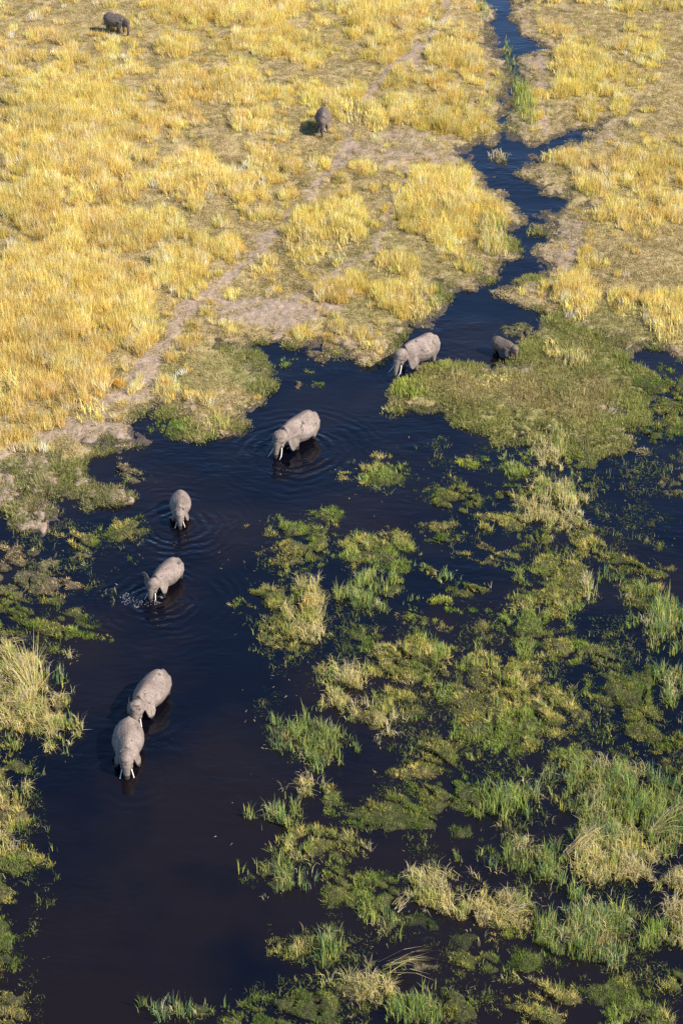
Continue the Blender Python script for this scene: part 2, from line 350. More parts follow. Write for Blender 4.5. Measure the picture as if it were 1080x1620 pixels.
# ------------------------------------------------------------------ water
def water_mat():
    b = NB('dark_marsh_water'); g = b.n('ShaderNodeNewGeometry'); P = g.outputs['Position']
    n0 = b.noise(P, 0.09, 3); sy0 = b.n('ShaderNodeSeparateXYZ'); b.l(P, sy0.inputs[0])
    nr = b.n('ShaderNodeMapRange'); b.l(sy0.outputs[1], nr.inputs[0]); nr.inputs[1].default_value = 95; nr.inputs[2].default_value = 62; nr.inputs[3].default_value = -0.03; nr.inputs[4].default_value = 0.12
    n0 = b.math('ADD', n0, nr.outputs[0])
    b.l(b.mix(b.ramp(n0, [(0.42, 0.0), (0.62, 1.0)]), (0.0012, 0.0015, 0.0042), (0.0062, 0.0040, 0.0042)), b.b.inputs['Base Color'])
    b.b.inputs['Roughness'].default_value = 0.06; b.b.inputs['IOR'].default_value = 1.333
    mp = b.n('ShaderNodeMapping'); mp.inputs['Scale'].default_value = (0.55, 1.0, 1.0); mp.inputs['Rotation'].default_value = (0, 0, 0.15); b.l(P, mp.inputs[0])
    r1 = b.noise(mp.outputs[0], 2.4, 3, 0.5); r2 = b.noise(mp.outputs[0], 0.8, 2, 0.5)
    calm = b.ramp(b.noise(P, 0.12, 2), [(0.38, 0.15), (0.62, 1.0)])
    hgt = b.math('MULTIPLY', b.math('ADD', b.math('MULTIPLY', r1, 0.030), b.math('MULTIPLY', r2, 0.075)), calm)
    sxy = b.n('ShaderNodeSeparateXYZ'); b.l(P, sxy.inputs[0])
    brk = b.ramp(b.noise(P, 0.42, 3), [(0.40, 0.0), (0.58, 1.0)])
    wob = b.math('MULTIPLY', b.noise(P, 0.5, 3), 1.4)
    spec = [(2, 5.0, 0.018, 9.0, 0.3, -0.6), (4, 8.5, 0.024, 8.0, -0.3, -1.4), (5, 6.5, 0.022, 9.0, 0, -1.2), (6, 7.5, 0.020, 9.0, -0.5, -1.8), (7, 4.0, 0.008, 9.0, 0, -1.0), (8, 6.0, 0.008, 8.0, 0.5, -1.8)]
    for k, rad, amp, kk, ox, oy in spec:
        x, y = at(ELE[k][1], ELE[k][2])
        dx = b.math('SUBTRACT', sxy.outputs[0], float(x)+ox); dy = b.math('SUBTRACT', sxy.outputs[1], float(y)+oy)
        r = b.math('SQRT', b.math('ADD', b.math('MULTIPLY', dx, dx), b.math('MULTIPLY', dy, dy)))
        ph = b.math('SINE', b.math('MULTIPLY', b.math('ADD', r, wob), kk))
        fo = b.n('ShaderNodeMapRange', interpolation_type='SMOOTHSTEP'); b.l(r, fo.inputs[0])
        fo.inputs[1].default_value = 1.0; fo.inputs[2].default_value = rad; fo.inputs[3].default_value = amp; fo.inputs[4].default_value = 0
        hgt = b.math('ADD', hgt, b.math('MULTIPLY', b.math('MULTIPLY', ph, fo.outputs[0]), brk))
    bp = b.n('ShaderNodeBump'); bp.inputs['Distance'].default_value = 1.0; bp.inputs['Strength'].default_value = 1.0
    b.l(hgt, bp.inputs['Height']); b.l(bp.outputs[0], b.b.inputs['Normal'])
    return b.m
def build_water():
    Y = np.concatenate([np.linspace(-20, 340, 40), [500, 700, 1000]]); X = np.linspace(-260, 260, 40)
    XX, YY = np.meshgrid(X, Y); nr, nc = XX.shape; i = np.arange(nr*nc).reshape(nr, nc)
    F = np.stack([i[:-1, :-1].ravel(), i[:-1, 1:].ravel(), i[1:, 1:].ravel(), i[1:, :-1].ravel()], 1)
    me = np_mesh('water', np.stack([XX.ravel(), YY.ravel(), np.zeros(XX.size)], 1), F, smooth=True)
    return tag(mobj('water', me, water_mat()), 'dark navy water of the marsh channel and pool', kind='structure')
build_water()

# ------------------------------------------------------------------ elephants
def tube(bm, pts, seg=14, peak=0.0, cap=True):
    """pts: (x,y,z, half width, half height) along a path"""
    P = [Vector(p[:3]) for p in pts]; rings = []
    for k, p in enumerate(pts):
        a = P[max(k-1, 0)]; c = P[min(k+1, len(P)-1)]; t = (c-a).normalized()
        side = Vector((0, 1, 0)); side = (side - t*side.dot(t)).normalized(); up = t.cross(side) if t.x < 0 else side.cross(t)*-1
        up = t.cross(side)
        if abs(t.x) > 0.7 and up.z < 0: up = -up
        ring = []
        for s in range(seg):
            th = 2*math.pi*s/seg; cs, sn = math.cos(th), math.sin(th)
            wy = cs*(1-peak*max(0, sn)**1.5)
            ring.append(bm.verts.new(P[k] + side*(wy*p[3]) + up*(sn*p[4])))
        rings.append(ring)
    for a, c in zip(rings, rings[1:]):
        for s in range(seg): bm.faces.new((a[s], a[(s+1) % seg], c[(s+1) % seg], c[s]))
    bm.faces.new(rings[0][::-1]); bm.faces.new(rings[-1])
    bmesh.ops.recalc_face_normals(bm, faces=bm.faces[:])
def ellipsoid(bm, c, r, rot=None):
    m = Matrix.Translation(c) @ (rot or Matrix.Identity(4)) @ Matrix.Diagonal((*r, 1))
    bmesh.ops.create_icosphere(bm, subdivisions=3, radius=1, matrix=m)
def xform_new(bm, n0, M):
    bm.verts.ensure_lookup_table(); bmesh.ops.transform(bm, matrix=M, verts=bm.verts[n0:])
def build_ear(bm, side, flare):
    """fan-shaped sheet, hinge at the temple, trailing back along the neck"""
    tp = 1.0 if flare > 50 else 0.28
    out = [(0.02,0.34*tp),(0.18,0.52*tp),(0.42,0.56*tp),(0.66,0.42*tp),(0.78,0.16*tp),(0.74,-0.14),(0.58,-0.42),(0.38,-0.66),(0.22,-0.78),(0.12,-0.60),(0.06,-0.30),(0.0,0.0)]
    a = math.radians(flare); n = len(out); fr, bk = [], []
    for k, (b_, z) in enumerate(out):
        bulge = 0.10*math.sin(b_/0.78*math.pi) - 0.05*math.sin(k*1.7)*(b_ > 0.3)
        x = -b_*math.cos(a) ; y = b_*math.sin(a) + bulge*math.cos(a); xx = x - bulge*math.sin(a)
        for lst, off in ((fr, 0.04), (bk, -0.04)):
            lst.append(bm.verts.new((xx, side*(y+off), z)))
    cf = bm.verts.new((-0.36*math.cos(a)-0.08*math.sin(a), side*(0.36*math.sin(a)+0.10+0.04), -0.02)); cb = bm.verts.new((-0.36*math.cos(a)-0.08*math.sin(a), side*(0.36*math.sin(a)+0.10-0.04), -0.02))
    for k in range(n):
        j = (k+1) % n
        bm.faces.new((cf, fr[k], fr[j])); bm.faces.new((cb, bk[j], bk[k])); bm.faces.new((fr[k], bk[k], bk[j], fr[j]))
    bmesh.ops.recalc_face_normals(bm, faces=bm.faces[:])
def make_elephant(label, X, Y, Zg, heading, height, sink, opt, idx):
    r_ = random.Random(idx*13+5); sc = height/2.55; calf = opt.get('calf')
    root = empty('elephant', (X, Y, Zg-sink), math.radians(-90-heading))
    root.scale = (sc, sc, sc)
    tag(root, label, 'elephant', 'elephants crossing the marsh')
    bm = bmesh.new(); gx = 0.94 if not calf else 0.9
    tube(bm, [(-1.66,0,1.98,.12,.20),(-1.56,0,1.84,.38,.46),(-1.30,0,1.74,.66,.70),(-0.95,0,1.67,.84,.83),(-0.45,0,1.56,.95,.88),(0.05,0,1.54,.97,.89),
              (0.5,0,1.60,.87,.87),(0.92,0,1.74,.68,.80),(1.22,0,1.84,.53,.64),(1.58,0,1.86,.44,.50)], 18, 0.42)
    ph = r_.choice([-1, 1])
    for s in (-1, 1):
        st = 0.16*s*ph
        n0 = len(bm.verts)
        tube(bm, [(0.86,.40*s,1.75,.26,.36),(0.92+st*.3,.45*s,1.3,.25,.31),(0.96+st*.7,.44*s,.85,.19,.21),(0.97+st,.43*s,.45,.165,.175),(0.98+st,.43*s,.14,.18,.19),(0.99+st,.43*s,0.0,.19,.21)], 12)
        tube(bm, [(-1.12,.36*s,1.75,.36,.48),(-1.08-st*.3,.44*s,1.3,.32,.40),(-0.98-st*.6,.44*s,.9,.22,.26),(-1.10-st,.43*s,.5,.16,.17),(-1.10-st,.43*s,.15,.17,.18),(-1.06-st,.43*s,0.0,.18,.20)], 12)
    tube(bm, [(-1.60,0,2.02,.09,.09),(-1.74,0,1.75,.06,.06),(-1.78,0.03,1.3,.04,.04),(-1.76,.05,1.0,.035,.035)], 8)
    # head, built in place and then turned about the neck
    hp, hy = opt['head']; n0 = len(bm.verts)
    k = 1.2 if calf else 1.1
    ellipsoid(bm, (1.92,0,1.98), (.46*k,.40*k,.52*k)); ellipsoid(bm, (2.06,0,2.26), (.33*k,.33*k,.27*k)); ellipsoid(bm, (2.02,0,1.62), (.34,.27,.26)); ellipsoid(bm, (2.20,0,2.02), (.30,.37,.36))
    for s in (-1, 1):
        ellipsoid(bm, (2.02,.16*s,2.40), (.2,.16,.13)); ellipsoid(bm, (2.22,.26*s,1.70), (.16,.12,.24)); ellipsoid(bm, (2.16,.34*s,2.02), (.14,.08,.13))
    tr = [(2.12,0,2.10,.34,.28),(2.38,0,1.86,.28,.25),(2.54,0,1.55,.22,.22),(2.62,0,1.2,.18,.185)]
    if opt['trunk'] == 1: tr += [(2.58,0,.85,.14,.15),(2.48,0.02,.5,.12,.125),(2.32,0.04,.24,.10,.10),(2.14,.05,.12,.085,.085)]
    else: tr += [(2.64,0,.85,.14,.145),(2.66,0.02,.45,.115,.12),(2.66,.03,.05,.095,.10),(2.66,.03,-.35,.08,.08)]
    tube(bm, tr, 12)
    ears = []
    for s in (-1, 1):
        m0 = len(bm.verts); fl = opt.get('flare') and s == -1; build_ear(bm, s, 72 if fl else opt['ear'])
        bm.verts.ensure_lookup_table()
        ears.append((m0, len(bm.verts), Matrix.Translation((1.80,.37*s*k,2.02 if fl else 1.80)) @ Matrix.Rotation(math.radians(0 if fl else 9*s), 4, 'X') @ Matrix.Rotation(math.radians(0 if fl else -6), 4, 'Y') @ Matrix.Scale((1.05 if fl else 1.02)*k, 4)))
    piv = Vector((1.4, 0, 1.92)); drop = Matrix.Translation((0, 0, -0.12))
    # a lowered head keeps the trunk hanging: shear back with height
    HM = drop @ Matrix.Translation(piv) @ Matrix.Rotation(math.radians(hy), 4, 'Z') @ Matrix.Rotation(math.radians(-hp), 4, 'Y') @ Matrix.Translation(-piv)
    bm.verts.ensure_lookup_table()
    a = math.radians(-hp)
    # the ears turn and drop with the head but stay hanging
    root_rot = Matrix.Rotation(math.radians(hy), 4, 'Z') @ Matrix.Rotation(math.radians(-hp*0.25), 4, 'Y')
    for (e0, e1, em_) in ears:
        hin = HM @ em_.translation; R_ = em_.copy(); R_.translation = (0, 0, 0)
        for v in bm.verts[e0:e1]: v.co = hin + root_rot @ (R_ @ v.co)
    e_first = ears[0][0]
    for v in bm.verts[n0:e_first]:
        q = HM @ v.co
        if v.co.z < 1.55 and v.co.x > 1.9:
            # below the chin the trunk swings back to hang plumb
            f = 1.55 - v.co.z; q.x += f*math.sin(a)*0.92; q.z -= f*(1-math.cos(a))*0.3
        v.co = q
    me = bpy.data.meshes.new('body'); bm.to_mesh(me); bm.free()
    body = bpy.data.objects.new('body', me); COL.link(body)
    rm = body.modifiers.new('r', 'REMESH'); rm.mode = 'VOXEL'; rm.voxel_size = 0.034; rm.use_smooth_shade = True
    sm = body.modifiers.new('s', 'SMOOTH'); sm.factor = 0.5; sm.iterations = 3
    dg = bpy.context.evaluated_depsgraph_get(); me2 = bpy.data.meshes.new_from_object(body.evaluated_get(dg)); me2.name = 'body'
    body.modifiers.clear(); body.data = me2
    me2.materials.append({'dark': M_hide_dark, 'calf': M_hide_calf}.get(opt.get('mat'), M_hide))
    for p in me2.polygons: p.use_smooth = True
    body.parent = root
    # tusks, eyes, tail tuft
    for s in (-1, 1):
        if opt['tusk'] > 0:
            L = opt['tusk']; tb = bmesh.new()
            c = [HM @ Vector(q) for q in ((2.26,.24*s,1.66),(2.42,.31*s,1.40),(2.44+.26*L,.40*s,1.40-.24*L),(2.46+.52*L,.43*s,1.41-.30*L))]
            tube(tb, [(*c[0],.042,.042),(*c[1],.038,.038),(*c[2],.03,.03),(*c[3],.01,.01)], 8)
            tm = bpy.data.meshes.new('tusk'); tb.to_mesh(tm); tb.free()
            for p in tm.polygons: p.use_smooth = True
            mobj('tusk', tm, M_ivory, root)
        eb = bmesh.new(); ellipsoid(eb, HM @ Vector((2.27,.345*s,1.98)), (.045,.035,.045)); em = bpy.data.meshes.new('eye'); eb.to_mesh(em); eb.free()
        mobj('eye', em, M_eye, root)
    tb = bmesh.new(); tube(tb, [(-1.76,.05,1.04,.035,.035),(-1.76,.05,.85,.06,.06),(-1.75,.05,.62,.015,.015)], 7)
    tm = bpy.data.meshes.new('tail_tuft'); tb.to_mesh(tm); tb.free(); mobj('tail_tuft', tm, M_hair, root)
    return root
for k, (lab, px, py, hd, hh, sink, opt) in enumerate(ELE):
    zg = 0.0
    if opt.get('ground'):
        x, y = at(px, py, 0.4); zg = float(fields(np.array([x]), np.array([y]))['h'][0])
    x, y = at(px, py, zg); make_elephant(lab, float(x), float(y), zg, hd, hh, sink, opt, k)
bpy.context.view_layer.update()

# ------------------------------------------------------------------ blades
def blade_arrays(P, H, W, az, lean, col, seg=1, curl=0.35):
    n = len(P); wa = rng.uniform(0, math.pi*2, n)
    wd = np.stack([np.cos(wa), np.sin(wa), np.zeros(n)], 1)*W[:, None]*0.5
    dr = np.stack([np.cos(az), np.sin(az), np.zeros(n)], 1)
    tip = P + dr*(H*np.sin(lean))[:, None]; tip[:, 2] += H*np.cos(lean)
    if seg == 1:
        V = np.stack([P-wd, P+wd, tip], 1).reshape(-1, 3); F = np.arange(3*n).reshape(n, 3)
        return V, F, np.repeat(col, 3, 0)
    l2 = lean*curl; mid = P + dr*(H*0.58*np.sin(l2))[:, None]; mid[:, 2] += H*0.58*np.cos(l2)
    V = np.stack([P-wd, P+wd, mid-wd*0.75, mid+wd*0.75, tip], 1).reshape(-1, 3)
    o = (np.arange(n)*5)[:, None]
    F = np.concatenate([o+[0, 1, 3], o+[0, 3, 2], o+[2, 3, 4]], 0)
    return V, F, np.repeat(col, 5, 0)
class Blades:
    def __init__(s): s.V, s.F, s.C, s.n = [], [], [], 0
    def add(s, V, F, C):
        s.V.append(V); s.F.append(F+s.n); s.C.append(C); s.n += len(V)
    def mesh(s, name):
        if not s.V: return None
        return np_mesh(name, np.concatenate(s.V), np.concatenate(s.F), np.concatenate(s.C))
C = dict(G1=(.14,.185,.035), G2=(.25,.28,.055), G3=(.075,.11,.025), O=(.38,.35,.09), S=(.52,.42,.20), GS=(.78,.615,.195), B=(.20,.15,.095), RG=(.25,.34,.085), BG=(.15,.23,.12), L=(.36,.44,.045),
         OR=(.62,.27,.03), D=(.05,.075,.02), P=(.62,.52,.34), Y=(.50,.47,.11))
def pick(keys, n):
    a = np.array([C[k] for k in keys]); c = a[rng.integers(0, len(a), n)]
    return np.clip(c*rng.uniform(0.75, 1.25, (n, 1))*rng.uniform(0.94, 1.06, (n, 3)), 0, 0.85)
# layers: density per m2, height range, width, lean range, palette, segments, patch noise threshold
STY = {
 'turf': [(420,(.08,.22),.030,(.1,1.0),'G1 G1 G2 G2 G3 O',1,0), (60,(.15,.4),.022,(.2,1.2),'G2 O Y S',1,.5)],
 'olive': [(400,(.08,.22),.030,(.2,1.1),'G2 O O Y G1 B',1,0), (70,(.2,.45),.022,(.2,1.2),'O S Y',1,.5)],
 'mix': [(380,(.08,.25),.030,(.2,1.1),'G1 G2 G2 O Y G3',1,0), (130,(.2,.5),.022,(.3,1.35),'S O P Y',1,.45), (40,(.3,.65),.03,(.05,.5),'RG Y G2',2,.5)],
 'dry': [(300,(.05,.16),.030,(.4,1.3),'B B O S',1,0), (60,(.12,.3),.024,(.4,1.3),'S B O P',1,.4)],
 'straw': [(220,(.1,.3),.030,(.3,1.2),'O S Y G2',1,0), (180,(.4,.9),.026,(.3,1.3),'S S P GS O',2,.35), (70,(.35,.8),.03,(.05,.5),'RG Y',2,.5)],
 'reed': [(230,(.08,.25),.030,(.2,1.1),'G1 G2 G3 O',1,0), (110,(.45,1.0),.034,(.05,.55),'RG RG BG Y G2',2,.38), (50,(.3,.8),.026,(.5,1.4),'S P O',2,.5)],
 'dark': [(420,(.05,.14),.030,(.3,1.2),'G3 D G3 G1',1,.3), (50,(.12,.3),.022,(.3,1.2),'G1 O',1,.55)],
 'bright': [(440,(.1,.28),.030,(.1,.9),'L L G2 Y G1',1,0), (60,(.2,.5),.026,(.1,.7),'L Y O',2,.4)],
}
MCOL = {'turf': (.12,.125,.035), 'olive': (.17,.15,.055), 'mix': (.15,.14,.05), 'dry': (.23,.17,.115), 'straw': (.22,.17,.07), 'reed': (.10,.105,.035), 'dark': (.04,.05,.018), 'bright': (.17,.19,.03)}

def outline(spec, n=72, rough=0.16, seed=0):
    r = np.random.default_rng(seed)
    if isinstance(spec, tuple):
        cx, cy, rx, ry = spec; th = np.linspace(0, 2*np.pi, n, endpoint=False); f = np.ones(n)
        for k in range(2, 14): f += rough*1.5/k**0.8*r.normal()*0.6*np.cos(k*th+r.uniform(0, 6.28))
        f = np.clip(f, 0.5, 1.5); q = np.stack([cx+rx*f*np.cos(th), cy+ry*f*np.sin(th)], 1); c = (cx, cy)
    else:
        p = np.array(spec, float); c = p.mean(0); e = np.linalg.norm(np.roll(p, -1, 0)-p, axis=1); s = np.concatenate([[0], np.cumsum(e)]); pp = np.vstack([p, p[:1]])
        t = np.linspace(0, s[-1], n, endpoint=False); q = np.stack([np.interp(t, s, pp[:, 0]), np.interp(t, s, pp[:, 1])], 1)
        th = np.linspace(0, 2*np.pi, n, endpoint=False); f = np.zeros(n)
        for k in range(5, 20): f += rough*r.normal()*0.5/k**0.6*np.cos(k*th+r.uniform(0, 6.28))
        q = c + (q-c)*(1+np.clip(f, -.25, .25))[:, None]
    q = c + (q-np.array(c))*1.10
    x, y = at(q[:, 0], q[:, 1]); cx, cy = at(c[0], c[1])
    return np.stack([x, y], 1), np.array([float(cx), float(cy)])
def islet(spec, style, hgt, label, seed, name='grassy_islet', group='vegetated islets in the marsh', dens=1.0):
    O, c = outline(spec, 72, 0.22, seed); loc = (c[0], c[1], 0.0)
    n = len(O); NRG = 14; t = np.linspace(0, 1, NRG)
    off = seed*7.31
    def zf(tt, x, y):
        return -0.13 + (hgt+0.13)*np.clip(1-tt**2.6, 0, 1)**0.8 + (fbm(x*0.95+off, y*0.8, 71, 4)-0.53)*0.62*np.clip(tt*1.5, 0.45, 1) + (vnoise(x*3.3, y*3.0, 5)-0.5)*0.07 - 0.42*gaps(x, y) + ((vnoise(x*1.9, y*1.5, 15)-0.5)*0.30 + (vnoise(x*4.5, y*3.9, 16)-.5)*.12 if style == 'dry' else 0)
    if style == 'dark': hgt = -0.03
    root = empty(name, loc); tag(root, label, 'islet', group)
    ring = c + (O[None]-c)*t[1:, None, None]; T = np.repeat(t[1:], n)
    XY = np.concatenate([[c], ring.reshape(-1, 2)]); T = np.concatenate([[0], T]); Z = zf(T, XY[:, 0], XY[:, 1])
    V = np.stack([XY[:, 0]-c[0], XY[:, 1]-c[1], Z], 1)
    F = [(0, 1+k, 1+(k+1) % n) for k in range(n)]
    for j in range(NRG-2):
        a = 1+j*n
        for k in range(n):
            k2 = (k+1) % n; F += [(a+k, a+n+k, a+n+k2), (a+k, a+n+k2, a+k2)]
    mc = np.array(MCOL[style]); vc = mc[None]*(0.75+0.5*fbm(XY[:, 0]*0.8, XY[:, 1]*0.8, 12+seed % 50, 3))[:, None]
    mo = mobj('soil_mound', np_mesh('soil_mound', V, F, vc, True), M_mound, root)
    area = 0.5*abs(np.dot(O[:, 0], np.roll(O[:, 1], -1)) - np.dot(O[:, 1], np.roll(O[:, 0], -1)))
    low, tall = Blades(), Blades(); dist = math.hypot(c[1], CAMH)
    wsc = max(1.0, dist/85.0)
    def spread(m, tmax):
        k = rng.integers(0, n, m); fr = rng.uniform(0, 1, m)[:, None]; e = O[k]*(1-fr) + O[(k+1) % n]*fr
        wgt = np.hypot(*(O[k]-c).T); kp = rng.uniform(0, 1, m) < wgt/wgt.max()*1.3
        tt = np.sqrt(rng.uniform(0, tmax, m)); return (c + (e-c)*tt[:, None])[kp], tt[kp]
    zone = lambda xy: fbm(xy[:, 0]*0.5+off, xy[:, 1]*0.42, 131, 3)        # greener and drier zones within the cover
    for li, (de, hr, wd, lr, pal, seg, thr) in enumerate(STY[style]):
        m = int(area*de*dens*1.75/wsc)
        if m < 3: continue
        # tufts: blades gather about a centre and lean out of it
        nt_ = max(3, int(m/(26 if seg == 1 else 14))); txy, ttt = spread(nt_, 1.75)
        if len(txy) == 0: continue
        per = max(1, int(0.8*m/len(txy))); tid = np.repeat(np.arange(len(txy)), per)
        sg = 0.13 if seg == 1 else 0.16; o_ = rng.normal(0, sg, (len(tid), 2)); xy1 = txy[tid]+o_
        fxy, ftt = spread(max(2, int(0.3*m)), 1.75)
        xy = np.concatenate([xy1, fxy]); tt = np.concatenate([ttt[tid], ftt]); rad = np.concatenate([np.hypot(*o_.T)/sg, np.full(len(fxy), 1.0)])
        th_ = rng.uniform(0.45, 1.5, len(txy)); hm_ = np.concatenate([th_[tid], np.full(len(fxy), .55)])
        tc_ = pick(pal.split(), len(txy)); col = np.concatenate([0.65*tc_[tid]+0.35*pick(pal.split(), len(tid)), pick(pal.split(), len(fxy))])
        az = np.concatenate([np.arctan2(o_[:, 1], o_[:, 0])+rng.normal(0, .5, len(tid)), rng.uniform(0, 6.283, len(fxy))])
        z = zf(np.minimum(tt, 1.32), xy[:, 0], xy[:, 1]); nz = fbm(xy[:, 0]*0.7+off, xy[:, 1]*0.7, 91+len(pal), 3)
        keep = (z > (-0.10 if style != 'dark' else -0.22)) & (nz > thr)
        xy, z, nz, col, az, rad, hm_ = xy[keep], z[keep], nz[keep], col[keep], az[keep], rad[keep], hm_[keep]; q = len(xy)
        if q == 0: continue
        P = np.stack([xy[:, 0]-c[0], xy[:, 1]-c[1], np.maximum(z, -0.04)-0.02], 1)
        H = rng.uniform(*hr, q)*hm_*(1.2-0.25*np.minimum(rad, 2)); zo = zone(xy)[:, None]
        if li < 2 and seg == 1:
            dryc = np.array([1.38, 1.22, 1.12]); wetc = np.array([.70, .92, .58]); f_ = sstep(.40, .62, zo)
            col = col*(wetc*(1-f_)+dryc*f_)
        col = np.clip(col, 0, .8)
        le = np.clip(rng.uniform(*lr, q)*(0.45+0.45*np.minimum(rad, 2)), 0, 1.5)
        (low if seg == 1 else tall).add(*blade_arrays(P, H, np.full(q, wd*wsc), az, le, col, seg))
    me = low.mesh('grass_cover')
    if me: tag(mobj('grass_cover', me, M_leaf, root), kind='stuff')
    me = tall.mesh('tall_blades')
    if me: tag(mobj('tall_blades', me, M_leaf, root), kind='stuff')
    return root


